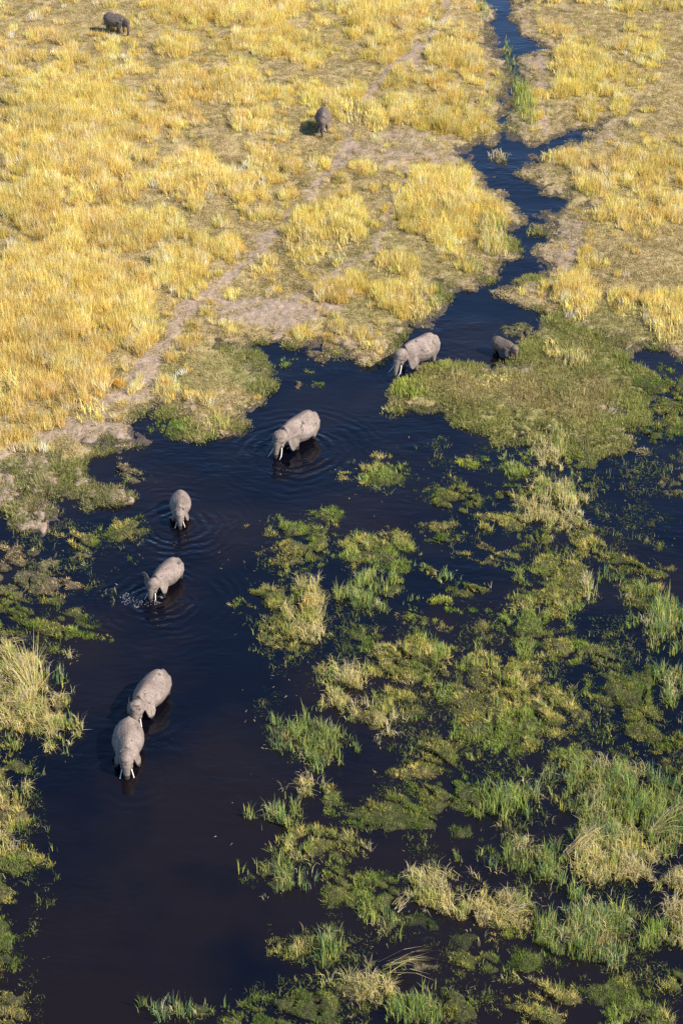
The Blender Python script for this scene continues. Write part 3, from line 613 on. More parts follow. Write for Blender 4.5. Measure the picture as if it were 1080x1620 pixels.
# ------------------------------------------------------------------ islets of the marsh: plan outline, cover, height, label
ISLETS = [
 # left margin
 ((277,679,26,17),'mix',.16,'small grassy islet in the notch of the left shore below the dirt trail'),
 ([(172,730),(190,726),(205,738),(222,742),(240,752),(236,760),(218,768),(205,762),(190,748)],'dry',.08,'narrow muddy islet just off the left mud flat'),
 ((123,855,34,18),'olive',.22,'smooth rounded yellow-green islet below the left mud flat'),
 ((197,843,36,17),'olive',.20,'oval olive islet with an orange tuft left of the slim elephant'),
 ((130,888,20,13),'dry',.03,'half-sunken brown weed islet below the smooth rounded islet'),
 ([(-60,865),(0,865),(30,868),(65,875),(92,893),(104,915),(118,928),(100,940),(60,945),(20,950),(-60,955)],'dry',.26,'pale muddy islet at the left frame edge with brown hummocks'),
 ([(-60,950),(10,945),(60,942),(118,936),(135,955),(140,975),(158,995),(152,1015),(138,1010),(115,1010),(102,1030),(70,1032),(38,1008),(-60,995)],'turf',.20,'bright green mossy islet at the left below the muddy hummocks'),
 ([(-60,1010),(0,1012),(30,1045),(62,1052),(95,1058),(100,1090),(116,1105),(108,1130),(95,1160),(55,1166),(30,1150),(-60,1150)],'straw',.24,'tall straw and reed islet at left beside the two leading elephants'),
 ([(-60,1165),(0,1165),(33,1178),(42,1208),(28,1224),(-60,1228)],'mix',.18,'green grassy lump at the left edge under the straw and reed islet'),
 ([(-60,1242),(0,1244),(38,1250),(45,1290),(38,1318),(14,1334),(-60,1330)],'straw',.20,'straw covered bank lump at the left edge level with the leading elephant tusks'),
 ([(-60,1342),(0,1342),(48,1350),(78,1360),(62,1374),(30,1385),(32,1424),(0,1440),(-60,1440)],'olive',.20,'olive islet at lower left with a spit pointing right'),
 ([(-60,1445),(0,1440),(20,1465),(30,1505),(24,1536),(-60,1542)],'turf',.16,'small green bank at the lower left edge'),
 ([(-60,1550),(0,1550),(30,1553),(45,1582),(55,1612),(50,1660),(-60,1660)],'olive',.20,'grassy bank in the bottom left corner'),
 # small ones in the pool
 ((457,575,14,11),'mix',.12,'small weedy islet under the far bank of the pool, beside the mud hump'),
 ((508,566,24,14),'dry',.16,'bare muddy hump against the far bank of the pool'),
 ((471,607,6,5),'dry',.08,'tiny reddish mud lump in the pool below the far bank'),
 ((500,610,10,6),'olive',.10,'tiny olive tuft in the pool below the muddy hump'),
 ((489,588,6,4),'turf',.06,'tiniest green tuft in the pool below the muddy hump'),
 ((818,520,30,13),'dry',.16,'brown dead grass islet in the channel just behind the elephant calf'),
 ((788,251,16,9),'dry',.14,'pale tufted islet in the far channel at its side arm'),
 ((762,212,13,7),'olive',.12,'small islet hugging the left bank of the far channel'),
 ((545,754,16,9),'olive',.10,'small olive tuft islet right of the elephant amid ring ripples'),
 ((610,751,38,26),'mix',.20,'green islet with thin reeds in open water below the grassy island'),
 ((472,866,56,34),'olive',.24,'large rounded olive cushion islet right of the slim elephant'),
 ((522,815,26,12),'olive',.10,'low scruffy islet just above the large olive cushion islet'),
 ((432,946,40,22),'mix',.22,'mixed green and straw islet left of the upright straw clump'),
 ((489,968,27,36),'straw',.26,'islet of upright golden straw stems in the middle of the marsh'),
 ((447,1005,48,32),'mix',.18,'ragged green islet under the upright straw clump'),
 ((430,1104,22,11),'dark',.06,'faint half-sunken weed islet right of the two leading elephants'),
 ((448,1162,32,24),'reed',.10,'thin green reed stand in water right of the leading elephant'),
 ((511,1173,38,34),'reed',.16,'denser reed islet with fallen straw beside the thin reed stand'),
 # right edge and middle right
 ((1022,615,32,24),'turf',.26,'rounded green mound islet right of the grassy island'),
 ([(1032,655),(1036,622),(1055,596),(1110,600),(1150,640),(1120,692),(1075,696),(1046,682)],'turf',.24,'green islet at the right frame edge below the dark inlet'),
 ((1028,690,18,13),'turf',.14,'small green knob islet at the lower right tip of the grassy island'),
 ((1060,764,26,17),'dry',.06,'half-sunken brown weed islet at the right edge'),
 ((740,733,33,9),'bright',.10,'thin bright green strip islet below the grassy island'),
 ((818,735,28,22),'mix',.18,'leafy islet just below the middle of the grassy island'),
 ((868,712,30,26),'straw',.16,'islet of tall leafy stems standing below the grassy island'),
 ((922,728,36,17),'olive',.14,'olive islet right of the tall leafy stems'),
 ((926,772,20,10),'turf',.08,'small green islet right of the big pale reed islet'),
 ((930,800,26,17),'dark',.06,'dark green weed patch right of the big pale reed islet'),
 ((1022,822,34,16),'dark',.05,'dark half-sunken weed patch in open water near the right edge'),
 ((1040,865,10,12),'turf',.08,'lone small green tuft in open water near the right edge'),
 ((876,802,46,36),'straw',.26,'big pale reed islet in the right half of the marsh'),
 ((728,792,46,24),'turf',.16,'smooth green islet left of the big pale reed islet'),
 ((802,780,30,14),'turf',.12,'low green islet between the smooth islet and the pale reeds'),
 ((785,824,52,17),'mix',.16,'long grassy islet under the smooth green islet'),
 ((696,828,24,13),'olive',.08,'small olive islet left of the long grassy islet'),
 ((708,852,30,7),'turf',.05,'thin green strip above the long tapering islet'),
 ((860,853,28,18),'turf',.16,'green and brown islet below the big pale reed islet'),
 ([(700,880),(735,870),(775,866),(800,872),(830,878),(828,890),(790,895),(745,890)],'olive',.16,'long tapering islet with an orange tuft at its middle'),
 ([(815,905),(838,885),(885,880),(925,890),(938,910),(930,938),(945,955),(925,970),(890,978),(868,968),(885,950),(840,955),(812,940)],'mix',.22,'broad olive islet with pale reeds on its right side'),
 ((930,862,27,25),'mix',.16,'grassy islet above the broad olive islet'),
 ([(945,885),(985,880),(1030,892),(1068,905),(1060,915),(1015,908),(960,900)],'turf',.14,'long green spit ending in a pale hummock near the right edge'),
 ((1018,926,33,11),'olive',.10,'olive strip islet under the long green spit'),
 ([(970,935),(1000,932),(1035,945),(1080,975),(1140,1000),(1130,1030),(1070,1025),(1020,1005),(995,975)],'reed',.24,'dense reed islet at the right edge in mid marsh'),
 ((606,874,56,32),'mix',.16,'islet half green, half brown right of the large olive cushion'),
 ((592,941,40,26),'reed',.16,'fresh green tufted islet below the half brown islet'),
 ((698,906,22,12),'reed',.08,'small bluish reed tuft islet left of the broad olive islet'),
 ((788,909,24,10),'turf',.06,'small green strip left of the broad olive islet'),
 ((740,933,33,13),'turf',.12,'green islet with ragged edge below the bluish reed tuft'),
 ((698,957,22,14),'bright',.14,'brightest lime tuft islet in mid marsh'),
 ((752,966,32,14),'turf',.10,'green islet right of the brightest lime tuft'),
 ((668,979,30,14),'olive',.10,'low olive islet under the brightest lime tuft'),
 ((752,992,23,8),'olive',.06,'thin flat olive islet above the largest tangled islet'),
 ((828,993,42,38),'mix',.24,'tall tufted islet above the largest tangled islet'),
 ((578,1011,30,17),'turf',.10,'soft green islet below the fresh green tufted islet'),
 ([(585,1035),(610,1012),(650,1000),(690,1015),(715,1045),(718,1075),(690,1090),(650,1095),(610,1075),(580,1060)],'mix',.28,'big grey-green islet left of the largest tangled islet'),
 ((538,1088,30,25),'straw',.18,'golden straw islet left of the big grey-green islet'),
 ((520,1060,24,16),'olive',.10,'small olive islet above the golden straw islet'),
 ((636,1112,50,30),'mix',.16,'mottled islet under the big grey-green islet'),
 ((600,1143,34,24),'straw',.18,'orange straw islet below the golden straw islet'),
 ([(700,1055),(735,1035),(780,1038),(840,1050),(862,1080),(895,1105),(925,1128),(930,1148),(900,1160),(865,1170),(840,1190),(800,1200),(760,1192),(728,1160),(705,1140),(695,1110)],'mix',.34,'largest tangled islet in the middle of the marsh'),
 ((686,1190,58,28),'turf',.20,'triangular green islet below the orange straw islet'),
 ([(858,1032),(880,1012),(930,1015),(972,1033),(985,1058),(962,1080),(922,1090),(903,1070)],'olive',.20,'olive green islet upper right of the largest tangled islet'),
 ([(980,1050),(1025,1045),(1035,1080),(1020,1100),(1040,1120),(1068,1168),(1110,1185),(1110,1225),(1040,1212),(1010,1190),(970,1168),(990,1150),(955,1120),(935,1100),(972,1085)],'turf',.26,'long green islet running down the right side of the marsh'),
 ((1064,1085,25,24),'reed',.16,'reed clump islet on the right edge beside the long green islet'),
 ((915,1196,50,12),'olive',.08,'low flat islet below the largest tangled islet'),
 # bottom right
 ((652,1224,42,10),'olive',.08,'thin straw strip islet below the triangular green islet'),
 ((715,1258,60,30),'turf',.20,'green islet with a bare muddy edge left of the upright reed bed'),
 ((620,1292,66,32),'turf',.22,'broad dark green islet in the lower marsh'),
 ((737,1317,32,12),'turf',.10,'small ragged green islet right of the broad dark green islet'),
 ((812,1275,42,32),'reed',.18,'upright reed bed islet left of the tallest reeds'),
 ([(893,1240),(930,1220),(990,1215),(1050,1225),(1110,1240),(1110,1320),(1050,1318),(1000,1330),(950,1318),(905,1300)],'reed',.24,'tallest reed bed at the right edge of the lower marsh'),
 ([(890,1370),(905,1340),(950,1322),(1000,1328),(1045,1345),(1060,1385),(1030,1398),(990,1385),(950,1405),(910,1405)],'straw',.26,'bent straw and reed islet below the tallest reed bed'),
 ((1078,1405,30,30),'straw',.16,'orange straw heap on the right edge below the bent straw islet'),
 ((815,1355,56,26),'reed',.14,'sparse reed islet left of the bent straw islet'),
 ((708,1348,40,12),'dark',.06,'dark weed strip under the small ragged green islet'),
 ((560,1335,26,20),'mix',.12,'scruffy islet left below the broad dark green islet'),
 ((481,1246,21,14),'straw',.12,'small straw tuft islet at the pool edge below the denser reeds'),
 ((521,1263,22,18),'olive',.12,'round olive islet next to the small straw tuft islet'),
 ((447,1300,32,19),'reed',.10,'reed tuft at the pool edge with thin stems in the water'),
 ((493,1334,50,28),'mix',.16,'grassy point of the marsh reaching into the lower pool'),
 ((448,1390,48,26),'reed',.08,'thin flooded reeds in front of the grassy point'),
 ((526,1402,26,46),'olive',.14,'olive bank behind the thin flooded reeds'),
 ((582,1412,42,30),'mix',.18,'green and straw islet left of the fallen reed bundle'),
 ((682,1406,30,20),'straw',.12,'islet under the fallen reed bundle'),
 ((772,1434,68,34),'straw',.18,'wide straw littered islet in the lower marsh'),
 ((860,1410,34,40),'reed',.10,'loose reeds between the straw littered islet and bent straw islet'),
 ((922,1470,70,42),'reed',.26,'thick reed islet near the bottom right corner'),
 ((1034,1482,25,27),'reed',.16,'small upright reed islet right of the thick reed islet'),
 ((1075,1460,24,30),'straw',.14,'straw tuft islet on the right edge beside the small upright reeds'),
 ((618,1467,26,27),'reed',.08,'sparse flooded reeds left of the dark leafy patch'),
 ((810,1477,32,18),'bright',.10,'bright leafy patch left of the thick reed islet'),
 ((700,1480,75,30),'dark',.05,'dark leafy floating patch in the lower marsh'),
 ((785,1523,76,26),'turf',.10,'dark green flat islet under the bright leafy patch'),
 ((665,1526,38,8),'dry',.06,'bar of fallen pale sticks below the dark leafy patch'),
 ((463,1503,30,17),'mix',.14,'small grassy islet in the lower pool'),
 ((517,1505,27,28),'reed',.16,'reed tufted islet right of the small grassy islet in the lower pool'),
 ((585,1561,46,21),'straw',.16,'straw islet in the bottom marsh left of the green reeds'),
 ((642,1604,46,28),'reed',.20,'green reed islet at the bottom edge'),
 ((737,1592,45,28),'turf',.18,'dark leafy islet at the bottom edge right of the green reeds'),
 ((855,1582,62,42),'mix',.24,'big grassy islet at the bottom edge'),
 ((965,1570,70,28),'turf',.18,'green islet above the bottom right corner'),
 ((1015,1618,66,24),'mix',.20,'islet in the bottom right corner with straw tips'),
 ((1066,1556,22,22),'mix',.16,'small islet on the right edge just above the bottom right corner'),
 ([(358,1612),(375,1590),(410,1582),(440,1580),(470,1568),(520,1566),(548,1590),(560,1660),(350,1660)],'turf',.18,'green shore at the bottom edge below the open pool'),
 ((285,1602,52,15),'reed',.02,'sparse flooded reed fringe at the bottom edge of the pool'),
]
for k, (spec, style, hgt, lab) in enumerate(ISLETS):
    sparse = {'thin green reed stand in water right of the leading elephant': .5, 'sparse flooded reed fringe at the bottom edge of the pool': .35,
              'thin flooded reeds in front of the grassy point': .5, 'sparse flooded reeds left of the dark leafy patch': .6}.get(lab, 1.0)
    islet(spec, style, hgt, lab, 100+k, dens=sparse)

# ------------------------------------------------------------------ single clumps: reeds and straw with a look of their own
def clump(name, cat, group, px, py, rx, ry, hr, dens, green_pal, dry_pal, dry_frac, label, lean=(.03,.45), fan=0.0, z=None, width=.032):
    x0, y0 = [float(v) for v in at(px, py, 0.1)]; s = pxm(py); a = rx/s
    _, yt = at(px, py-ry, 0.1); b_ = abs(float(yt)-y0)
    n = int(max(12, math.pi*a*b_*dens)); wsc = max(1.0, math.hypot(y0, CAMH)/85.0); n = int(n/wsc)
    root = empty(name, (x0, y0, 0.0)); tag(root, label, cat, group)
    th = rng.uniform(0, 6.283, n); rr = np.sqrt(rng.uniform(0, 1, n))*rng.uniform(0.75, 1.15, n); X = x0+a*rr*np.cos(th); Y = y0+b_*rr*np.sin(th)
    cl = fbm(X*1.3, Y*1.1, 201, 3); cl = np.maximum(cl, .5) if a < .6 else cl; k = cl > 0.36; X, Y, rr, th, cl = X[k], Y[k], rr[k], th[k], cl[k]; n = len(X)
    if z is None: Z = np.maximum(fields(X, Y)['h'], 0.0)-0.03
    else: Z = np.full(n, z)
    P = np.stack([X-x0, Y-y0, Z], 1); H = rng.uniform(*hr, n)*(1.15-0.45*rr)*(0.6+0.8*cl)
    az = rng.uniform(0, 6.283, n)*(1-fan) + th*fan; le = rng.uniform(*lean, n)*(0.5+0.7*rr)
    dry = rng.uniform(0, 1, n) < dry_frac*(0.5+1.0*fbm(X*0.9, Y*0.9, 77, 2))
    for nm, m, pal in (('green_blades', ~dry, green_pal), ('dry_stalks', dry, dry_pal)):
        q = int(m.sum())
        if q < 2: continue
        B = Blades(); col = pick(pal.split(), q)*(0.7+0.6*cl[m])[:, None]
        B.add(*blade_arrays(P[m], H[m], np.full(q, width*wsc)*rng.uniform(.7, 1.3, q), az[m], le[m]*(1.4 if nm == 'dry_stalks' else 1), col, 2))
        tag(mobj(nm, B.mesh(nm), M_leaf, root), kind='stuff')
    return root
RC = 'reed clumps along the marsh and channel'
REEDS = [
 ((645,617,30,16),(.4,.8),90,'L L Y RG','Y O',.15,'vivid lime-green reed patch at the left tip of the grassy island'),
 ((700,582,26,7),(.3,.6),60,'L RG Y','O S',.2,'low lime reed fringe in front of the large tusked elephant'),
 ((782,378,26,34),(.8,1.5),40,'RG Y G2','S P GS',.55,'tall pale green reeds on the left bank of the channel bend'),
 ((830,165,18,40),(.7,1.3),34,'Y RG L','S O',.3,'yellow-green reed strip on the right bank of the far channel'),
 ((806,95,8,34),(.4,.9),22,'G2 RG G1','O S',.2,'dark green fringe on the left bank of the far channel'),
 ((762,18,12,20),(.5,1.0),26,'RG G2','S O',.2,'green reeds where the far channel enters the picture'),
 ((787,250,15,8),(.5,1.0),45,'O Y','P S P',.8,'pale tuft of dead reeds in the channel at the side arm'),
 ((905,575,30,14),(.6,1.1),50,'Y O RG','GS S P',.75,'straw reed clump at the neck between grassy island and right bank'),
 ((880,700,15,26),(.6,1.2),70,'Y RG','S O',.4,'upright leafy stem cluster below the grassy island'),
 ((895,790,18,28),(.6,1.1),70,'Y RG','S P GS',.6,'tallest pale stems on the big pale reed islet'),
 ((490,955,18,26),(.7,1.25),100,'Y RG','GS S OR',.75,'golden upright stems in the centre of the marsh'),
 ((930,930,12,22),(.6,1.1),60,'Y RG','P S',.6,'pale feathery stems on the broad olive islet'),
 ((1045,985,30,20),(.6,1.1),80,'RG BG Y','S P',.3,'thick green reed clump on the right edge islet'),
 ((510,1165,24,22),(.6,1.1),60,'RG BG','S P',.3,'green reeds standing on the denser reed islet'),
 ((45,1075,32,28),(.7,1.3),60,'RG Y','S P GS P',.75,'swept straw reeds on the left islet beside the leading elephants'),
 ((95,1068,10,14),(.4,.8),70,'RG BG','S',.1,'small green reed tuft at the tip of the left straw islet'),
 ((965,1270,55,26),(.7,1.2),60,'RG BG G2 Y','S P',.25,'dense tall green reeds of the tallest reed bed'),
 ((960,1325,32,12),(.7,1.2),80,'BG BG RG','S',.08,'blue-green arching reeds between reed bed and bent straw'),
 ((930,1360,26,20),(.7,1.3),80,'Y RG','P S GS',.8,'pale bent straw heap at right in the lower marsh'),
 ((1005,1365,24,18),(.6,1.1),80,'Y RG L','S P',.5,'yellow reeds right of the pale bent straw heap'),
 ((915,1460,56,26),(.7,1.2),90,'RG BG Y RG','S P',.25,'upright blades of the thick reed islet'),
 ((935,1488,44,14),(.4,.8),70,'Y O','S P OR',.8,'straw skirt in front of the thick reed islet'),
 ((1032,1475,20,18),(.6,1.0),80,'RG L','S',.1,'slim green reeds right of the thick reed islet'),
 ((650,1595,34,20),(.6,1.0),80,'RG BG L','S',.1,'fresh green reeds at the bottom edge'),
 ((810,1265,28,22),(.6,1.1),70,'RG L','S O',.15,'thin upright reeds left of the tallest reed bed'),
 ((480,1395,26,18),(.7,1.1),40,'RG BG','S P',.2,'flooded upright reeds in front of the grassy point'),
 ((345,672,22,16),(.5,1.0),70,'Y G2','S GS P',.5,'yellow reed tuft at the tip of the left peninsula'),
 ((742,425,24,14),(.6,1.1),30,'RG Y','S O GS',.4,'reed fringe on the left bank where the channel widens'),
 ((690,470,12,22),(.5,.9),40,'G2 RG','O',.2,'dark green fringe beside the golden clump above the large tusked elephant'),
]
for spec, hr, de, gp, dp, df, lab in REEDS:
    clump('reed_clump', 'reeds', RC, *spec, hr, de, gp, dp, df, lab)
GC = 'golden dry grass clumps on the savanna'
GOLDEN = [
 ((485,388,36,34),(.7,1.5),20,'big golden clump in the fork between the two dirt trails'),
 ((545,365,28,36),(.6,1.4),18,'pale golden clump right beside the big one between the trails'),
 ((690,330,56,50),(.6,1.3),16,'wide golden thicket left of the channel bend'),
 ((650,482,42,26),(.6,1.2),26,'round golden clump above the large tusked elephant'),
 ((625,428,32,20),(.4,.9),20,'low orange-gold clump between round clump and golden thicket'),
 ((587,562,18,18),(.5,.9),30,'small golden clump on the shore left of the large tusked elephant'),
 ((555,184,28,20),(.6,1.3),16,'pale grass clump right of the small facing elephant'),
 ((592,198,16,18),(.6,1.2),18,'narrow golden clump second to the right of the small facing elephant'),
 ((640,182,30,20),(.5,1.0),15,'golden clump third to the right of the small facing elephant'),
 ((577,274,20,11),(.3,.7),20,'lone low golden clump on bare soil above the trail fork'),
 ((412,430,20,15),(.5,.9),24,'small golden clump right of the trail above the muddy shore'),
 ((362,404,20,12),(.5,.9),22,'small golden clump left of the main trail'),
 ((305,290,52,32),(.6,1.2),14,'wide golden patch in the middle of the left savanna'),
 ((420,262,18,24),(.5,1.0),14,'tall thin golden patch left of the main trail'),
 ((400,202,26,18),(.5,1.0),13,'golden patch to the left of the small facing elephant'),
 ((290,143,34,24),(.6,1.2),12,'golden patch right of the dense straw field'),
 ((370,152,44,24),(.6,1.2),12,'broad golden patch up left of the small facing elephant'),
 ((275,84,32,15),(.4,.9),14,'bright yellow low patch below right of the far grazing elephant'),
 ((15,632,26,34),(.8,1.6),24,'tall shaggy straw clump at the left frame edge above the mud'),
 ((262,434,18,24),(.5,1.0),20,'golden tuft left of the trail, above its bend'),
 ((147,655,28,22),(.4,.8),22,'thin pale tuft on the soil below the orange clump'),
 ((910,478,30,34),(.6,1.2),22,'golden clump on the right bank above the island neck'),
 ((1050,512,32,36),(.6,1.2),22,'dense golden clump at the right frame edge above the dark inlet'),
 ((985,487,18,18),(.5,1.0),22,'small golden clump between the two on the right bank'),
 ((775,607,40,12),(.15,.4),60,'orange-gold low grass patch on the grassy island'),
 ((875,556,16,16),(.6,1.0),34,'upright golden tuft right of the elephant calf'),
 ((915,118,40,38),(.6,1.2),12,'golden thicket right of the far channel'),
 ((880,250,26,14),(.5,.9),18,'golden tuft under the side arm of the channel'),
 ((720,86,38,24),(.5,1.0),12,'golden clump left of the far channel'),
 ((585,34,34,30),(.5,1.0),10,'golden patch left of the far trail at the top'),
]
for spec, hr, de, lab in GOLDEN:
    clump('dry_grass_clump', 'grass clump', GC, *spec, hr, de*2.2, 'GS Y O GS', 'GS GS S GS P', .75, lab, lean=(.03,.5), fan=0.3, width=.045)
# rust-orange little clump on the bare soil
ox, oy = [float(v) for v in at(186, 614, 0.35)]
clump('orange_clump', 'plant', None, 186, 613, 7, 4, (.35,.6), 420, 'OR OR', 'OR OR OR', .5, 'tiny bright orange clump on the bare soil by the left trail', lean=(.2,1.0), width=.06)

# ------------------------------------------------------------------ scattered grass of the dry land (uncountable): tufts set out with geometry nodes
protos = bpy.data.collections.new('tuft_shapes')           # not in the scene: only a source of shapes
def proto(name, n, rad, hr, width, lean, colors, seg=1):
    th = rng.uniform(0, 6.283, n); r = rad*np.sqrt(rng.uniform(0, 1, n)); P = np.stack([r*np.cos(th), r*np.sin(th), np.full(n, -0.03)], 1)
    H = rng.uniform(*hr, n)*(1.1-0.4*r/rad); B = Blades(); col = np.array(colors)[rng.integers(0, len(colors), n)]*rng.uniform(.75, 1.2, (n, 1))
    B.add(*blade_arrays(P, H, np.full(n, width)*rng.uniform(.7, 1.3, n), th+rng.normal(0, .8, n), rng.uniform(*lean, n), col, seg))
    me = B.mesh(name); me.materials.append(M_inst); o = bpy.data.objects.new(name, me); protos.objects.link(o)
for k in range(4): proto('a%d' % k, 46, .38, (.45, 1.15), .050, (.03, .5), [(1, .95, .9), (.9, .85, .75), (1.1, 1.08, 1.15), (.75, .68, .6)])      # 0-3 tall straw
for k in range(4): proto('b%d' % k, 60, .55, (.10, .30), .055, (.2, 1.2), [(1, 1, 1), (.8, .8, .75), (1.15, 1.1, 1.1)])                            # 4-7 short tuft
for k in range(3): proto('c%d' % k, 26, .30, (.8, 1.7), .040, (.02, .22), [(1, 1, 1), (.85, .8, .8), (1.15, 1.12, 1.2)])                           # 8-10 upright stems
for k in range(3): proto('d%d' % k, 90, .40, (.06, .20), .032, (.2, 1.2), [(1, 1, 1), (.75, .8, .7), (1.15, 1.1, 1.0)])                             # 11-13 fine green turf
def gn_group():
    g = bpy.data.node_groups.new('scatter', 'GeometryNodeTree')
    g.interface.new_socket('Geometry', in_out='INPUT', socket_type='NodeSocketGeometry'); g.interface.new_socket('Geometry', in_out='OUTPUT', socket_type='NodeSocketGeometry')
    N = g.nodes; i = N.new('NodeGroupInput'); o = N.new('NodeGroupOutput'); ip = N.new('GeometryNodeInstanceOnPoints'); ci = N.new('GeometryNodeCollectionInfo')
    ci.inputs['Collection'].default_value = protos; ci.inputs['Separate Children'].default_value = True; ci.inputs['Reset Children'].default_value = True
    ip.inputs['Pick Instance'].default_value = True
    def na(name, t):
        n = N.new('GeometryNodeInputNamedAttribute'); n.data_type = t; n.inputs['Name'].default_value = name; return n.outputs['Attribute']
    L = g.links.new; L(i.outputs[0], ip.inputs['Points']); L(ci.outputs[0], ip.inputs['Instance'])
    rr = N.new('FunctionNodeEulerToRotation'); L(na('rot', 'FLOAT_VECTOR'), rr.inputs[0]); L(rr.outputs[0], ip.inputs['Rotation'])
    L(na('scl', 'FLOAT_VECTOR'), ip.inputs['Scale']); L(na('idx', 'INT'), ip.inputs['Instance Index']); L(ip.outputs[0], o.inputs[0])
    return g
GN = gn_group()
def scatter(name, label, P, idx, rot, scl, tint):
    me = bpy.data.meshes.new(name); n = len(P); me.vertices.add(n); me.vertices.foreach_set('co', P.astype(np.float32).ravel())
    add_attr(me, 'rot', rot); add_attr(me, 'scl', scl); add_attr(me, 'tint', tint)
    a = me.attributes.new('idx', 'INT', 'POINT'); a.data.foreach_set('value', idx.astype(np.int32))
    o = bpy.data.objects.new(name, me); COL.link(o); tag(o, label, 'grass', kind='stuff')
    m = o.modifiers.new('scatter', 'NODES'); m.node_group = GN
    return o
def sample(n, y0, y1, half=0.21):
    """random ground points, denser near by"""
    r = rng.uniform(0, 1, n); Y = 1/np.sqrt((1-r)/y0**2 + r/y1**2) if False else (y0**0.8 + r*(y1**0.8-y0**0.8))**(1/0.8)
    X = (Y*cp+CAMH*sp)*rng.uniform(-half, half, n); return X, Y
def spin(n, tilt=0.12): return np.stack([rng.normal(0, tilt, n), rng.normal(0, tilt, n), rng.uniform(0, 6.283, n)], 1)

def tints(pal, w, n):
    a = np.array(pal); c = a[rng.choice(len(a), n, p=np.array(w)/sum(w))]; return c*rng.uniform(.8, 1.18, (n, 1))*rng.uniform(.95, 1.05, (n, 3))
X, Y = sample(300000, 50, 250); f = fields(X, Y)
land = (f['h'] > 0.05) & ((f['d'] > 0.1) | (f['out'] > .5) | (f['dm'] > 0.2))
patch = fbm(X*0.16, Y*0.11, 301, 4); small = fbm(X*0.7, Y*0.5, 311, 3)
gold = gold_map(f['px'], f['py'])*(f['isl'] < 0)
tall = np.clip(gold*0.85 + (patch-0.52)*1.5 + (small-0.5)*2.3, 0, 1.2)
tall = tall*(1-sstep(0.25, 0.7, f['soil']))*sstep(0.4, 2.0, f['d'])*(f['isl'] < 0)*(f['out'] < .5)*(1-0.8*f['green'])
right = sstep(900, 960, f['px'])*(f['py'] < 460)                # trampled, softer grass on the right bank
m = land & (rng.uniform(0, 1, len(X)) < tall*0.55*(1-0.35*right)); n = int(m.sum()); r = rng.uniform(0, 1, n)
idx = np.where(r < 0.78-0.3*right[m], rng.integers(0, 4, n), np.where(r < 0.88-0.35*right[m], rng.integers(8, 11, n), rng.integers(4, 8, n)))
sz = rng.uniform(.65, 1.25, n)*(0.65+0.5*np.clip(tall[m], 0, 1)); fy = np.maximum(1.0, Y[m]/150.0)**0.5
tn = tints([(.80,.635,.205),(.76,.57,.15),(.82,.70,.33),(.68,.60,.19),(.82,.74,.53)], [4, 3, 2.5, 2, .9], n)
hu = fbm(X[m]*0.09, Y[m]*0.06, 333, 3)[:, None]; tn = tn*(0.72+0.56*fbm(X[m]*0.35, Y[m]*0.25, 331, 3))[:, None]*(np.array([.88, .95, .75])*(1-hu)+np.array([1.12, 1.05, 1.25])*hu)
scatter('dry_grass', 'golden dry grass spread over the savanna between the trails', np.stack([X[m], Y[m], f['h'][m]], 1), idx, spin(n), np.stack([sz*fy, sz*fy, sz], 1), np.clip(tn, 0, .85))
# short turf between
dens = (1-0.86*sstep(0.3, 0.75, f['soil']))*(0.45+0.9*small)
m = land & (f['isl'] < 0.3) & (f['out'] < .5) & (rng.uniform(0, 1, len(X)) < dens*0.5); n = int(m.sum())
tn = tints([(.46,.36,.16),(.38,.31,.13),(.52,.42,.21),(.30,.27,.09),(.44,.34,.22)], [3, 3, 2, 2, 1.2], n); gr = f['green'][m][:, None]
tn = tn*(1-gr) + tints([(.17,.20,.05),(.24,.24,.07)], [1, 1], n)*gr
tn = tn*(0.72+0.56*fbm(X[m]*0.3, Y[m]*0.22, 341, 3))[:, None]
sz = rng.uniform(.6, 1.2, n); scatter('short_grass', 'short olive and tan grass covering the savanna ground', np.stack([X[m], Y[m], f['h'][m]], 1), rng.integers(4, 8, n), spin(n), np.stack([sz, sz, sz*.8], 1), tn)
# turf of the grassy island and of the ground beyond
X, Y = sample(110000, 50, 150, 0.21); f = fields(X, Y); small = fbm(X*0.8, Y*0.6, 351, 4)
fr_ = (np.abs(f['d']-.2) < .9) & (f['py'] < 780) & (fbm(X*.6, Y*.45, 355, 3) > .5)
m = (f['h'] > -0.04) & ((f['isl'] > -0.1) | fr_ | (f['out'] > .5) | (f['dm'] > 0)) & (rng.uniform(0, 1, len(X)) < (1-.75*sstep(.3, .8, f['soil'])*np.where(f['dm'] < 0, 1, .75))*(0.25+1.2*sstep(.35, .6, small))); n = int(m.sum())
hu = fbm(X[m]*0.25, Y[m]*0.2, 361, 3)[:, None]; edge = (1-sstep(.5, 4, f['isl'][m]))[:, None]; brn = np.clip((0.82-hu)*4.5, 0, .92)*(1-.55*edge)
tn = tints([(.20,.23,.055),(.26,.26,.07),(.15,.19,.04)], [1, 1, 1], n)*(1-brn) + tints([(.36,.30,.11),(.42,.34,.16),(.30,.24,.12)], [1, 1, 1], n)*brn
mf = (f['dm'][m] > 0)[:, None]*(.35+.6*sstep(.2, .5, vnoise(X[m]*.5, Y[m]*.4, 371)))[:, None]; tn = tn*(1-mf) + mf*tints([(.25,.195,.12),(.31,.26,.13),(.17,.14,.08)], [1, 1, 1], n)
fb = (fr_[m] & (f['isl'][m] < -.1) & (f['dm'][m] < 0))[:, None]*.75; tn = tn*(1-fb) + fb*tints([(.36,.31,.12),(.28,.25,.10),(.22,.22,.07)], [1, 1, 1], n)
tn = tn*(1-.25*edge) + .25*edge*np.array([.24,.30,.05])
sz = rng.uniform(.6, 1.4, n)*(0.7+.8*small[m])
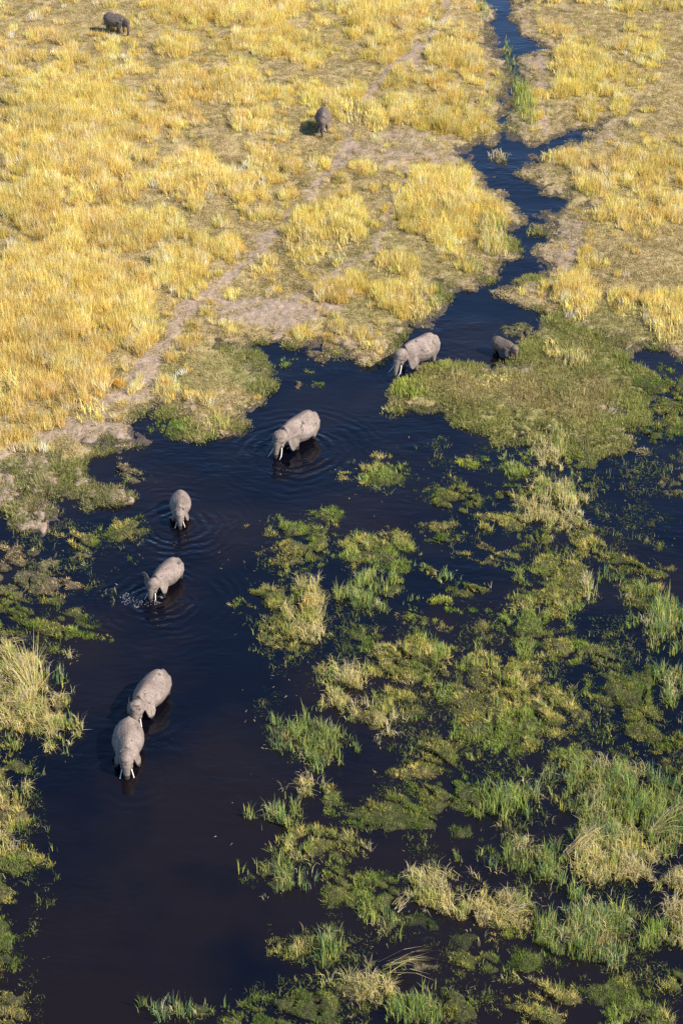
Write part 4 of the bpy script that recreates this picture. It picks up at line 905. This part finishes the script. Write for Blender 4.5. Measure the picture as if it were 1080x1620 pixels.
scatter('island_turf', 'short green and straw turf over the grassy island', np.stack([X[m], Y[m], f['h'][m]], 1), np.where(rng.uniform(0, 1, n) < .72, rng.integers(11, 14, n), rng.integers(4, 8, n)), spin(n), np.stack([sz, sz, sz*np.where(rng.uniform(0, 1, n) < .12, 2.6, 1.2)], 1), tn*(.45+1.1*small[m])[:, None]*np.where(f['dm'][m] > 0, 1.05, 1)[:, None])

# ------------------------------------------------------------------ floating weed, stray stems and pale bits on the water
MARSH = world_poly([(380,830),(520,790),(560,740),(700,690),(1110,600),(1110,1700),(330,1700),(360,1580),(470,1540),(400,1440),(370,1390),(400,1280),(430,1200),(400,1120),(420,1060),(390,930)])
LEFTW = world_poly([(-60,840),(150,815),(240,870),(190,920),(160,1040),(130,1120),(60,1200),(80,1330),(90,1400),(60,1500),(70,1640),(-60,1640)])
X, Y = sample(300000, 50, 140, 0.2); inm = np.maximum(sdf(MARSH, X, Y), sdf(LEFTW, X, Y)); px, py = plan(X, Y)
nz = fbm(X*0.33, Y*0.24, 401, 4); m = (inm > 0) & (rng.uniform(0, 1, len(X)) < np.clip((nz-0.46)*8, 0.006, 1)*np.clip((vnoise(X*1.4, Y*1.1, 405)-.35)*3, 0, 1)); X, Y, nz = X[m], Y[m], nz[m]; q = len(X)
B = Blades(); B.add(*blade_arrays(np.stack([X, Y, np.full(q, 0.004)], 1), rng.uniform(.06, .2, q), np.full(q, .045), rng.uniform(0, 6.283, q), rng.uniform(.7, 1.5, q), pick('G3 D G3 G1 B G3 D'.split(), q)*0.9, 1))
tag(mobj('floating_weed', B.mesh('floating_weed'), M_leaf), 'dark floating weed in the water between the islets', 'weed', kind='stuff')
k = rng.uniform(0, 1, q) < 0.035; X, Y = X[k]+rng.normal(0, .3, k.sum()), Y[k]+rng.normal(0, .3, k.sum())
X = np.repeat(X, 5)+rng.normal(0, .12, len(X)*5); Y = np.repeat(Y, 5)+rng.normal(0, .12, len(Y)*5); q = len(X)
B = Blades(); B.add(*blade_arrays(np.stack([X, Y, np.full(q, -0.02)], 1), rng.uniform(.2, .6, q), np.full(q, .03), rng.uniform(0, 6.283, q), rng.uniform(.05, 1.2, q), pick('G2 O RG S G1'.split(), q)*0.8, 2))
tag(mobj('water_stems', B.mesh('water_stems'), M_leaf), 'stray thin stems poking out of the marsh water', 'stems', kind='stuff')

# ------------------------------------------------------------------ churned water round the splashing trunk
sx, sy = [float(v) for v in at(226, 947)]; q = 480
th = rng.uniform(0, 6.283, q); rr = np.where(rng.uniform(0, 1, q) < .45, rng.normal(1, .05, q), np.sqrt(rng.uniform(0, 1, q)))
X = sx + 1.25*rr*np.cos(th)+rng.normal(0, .05, q); Y = sy + 0.95*rr*np.sin(th); k = fbm(X*2.5, Y*2.5, 501, 3) > .46; X, Y = X[k], Y[k]; q = len(X)
a0 = rng.uniform(0, 6.283, q); r0 = rng.uniform(.008, .028, q); V = []; F = []
for j in range(5):
    V.append(np.stack([X+r0*np.cos(a0+j*1.2566)*1.6, Y+r0*np.sin(a0+j*1.2566), np.full(q, .004)], 1))
V.append(np.stack([X, Y, .012+r0*.4], 1)); V = np.stack(V, 1).reshape(-1, 3); o = (np.arange(q)*6)[:, None]
F = np.concatenate([o+[j, (j+1) % 5, 5] for j in range(5)], 0)
tag(mobj('splash_foam', np_mesh('splash_foam', V, F, smooth=True), M_foam), 'ring of churned foam round the trunk of the flared ear elephant', 'foam', kind='stuff')

# ------------------------------------------------------------------ fallen bundles of dead reed stalks
BUNDLES = [((1030,1322),(1095,1286),34,'pale bundle of bent dead reeds leaning out over water at the right edge'),
 ((900,1352),(962,1318),44,'pinkish bundle of swept dead reeds on the bent straw islet'),
 ((628,1440),(652,1418),22,'short yellow bundle of broken reeds in the lower marsh'),
 ((612,1533),(695,1530),26,'long pale bar of fallen reed stalks in dark water'),
 ((800,1450),(838,1428),30,'spiky heap of broken straw left of the thick reed islet'),
 ((52,1102),(8,1030),50,'golden bundle of reeds swept over at the left edge'),
 ((20,1018),(52,1012),12,'few bare white stalks arching off the left straw islet'),
 ((700,1388),(672,1372),14,'thin crossed stalks above the short yellow bundle')]
for (x1, y1), (x2, y2), n, lab in BUNDLES:
    a = np.array([float(v) for v in at(x1, y1)]); b_ = np.array([float(v) for v in at(x2, y2, 0.3)]); L = np.linalg.norm(b_-a); az0 = math.atan2(b_[1]-a[1], b_[0]-a[0])
    root = empty('fallen_reeds', (a[0], a[1], 0)); tag(root, lab, 'reeds', 'fallen dead reed bundles')
    P = np.stack([rng.normal(0, .16, n), rng.normal(0, .16, n), rng.uniform(.1, .35, n)], 1); B = Blades()
    B.add(*blade_arrays(P, L*rng.uniform(.55, 1.1, n), rng.uniform(.025, .05, n), az0+rng.normal(0, .30, n)*rng.uniform(.3, 1.6), rng.uniform(1.05, 1.56, n), pick('P S O GS B'.split(), n)*.9, 2, 0.86))
    tag(mobj('stalks', B.mesh('stalks'), M_leaf, root), kind='stuff')

# ------------------------------------------------------------------ pale scraps afloat
X, Y = sample(9000, 50, 140, 0.2); dd = np.maximum(sdf(MARSH, X, Y), sdf(LEFTW, X, Y)); k = (dd > -1.5) & (rng.uniform(0, 1, len(X)) < .16*(fbm(X*.4, Y*.3, 701, 3) > .5)); X, Y = X[k], Y[k]; q = len(X)
B = Blades(); B.add(*blade_arrays(np.stack([X, Y, np.full(q, .006)], 1), rng.uniform(.06, .28, q), rng.uniform(.03, .07, q), rng.uniform(0, 6.283, q), np.full(q, 1.53), pick('P S B O S'.split(), q)*.8, 1))
tag(mobj('floating_scraps', B.mesh('floating_scraps'), M_leaf), 'pale scraps of dead reed afloat between the islets', 'debris', kind='stuff')
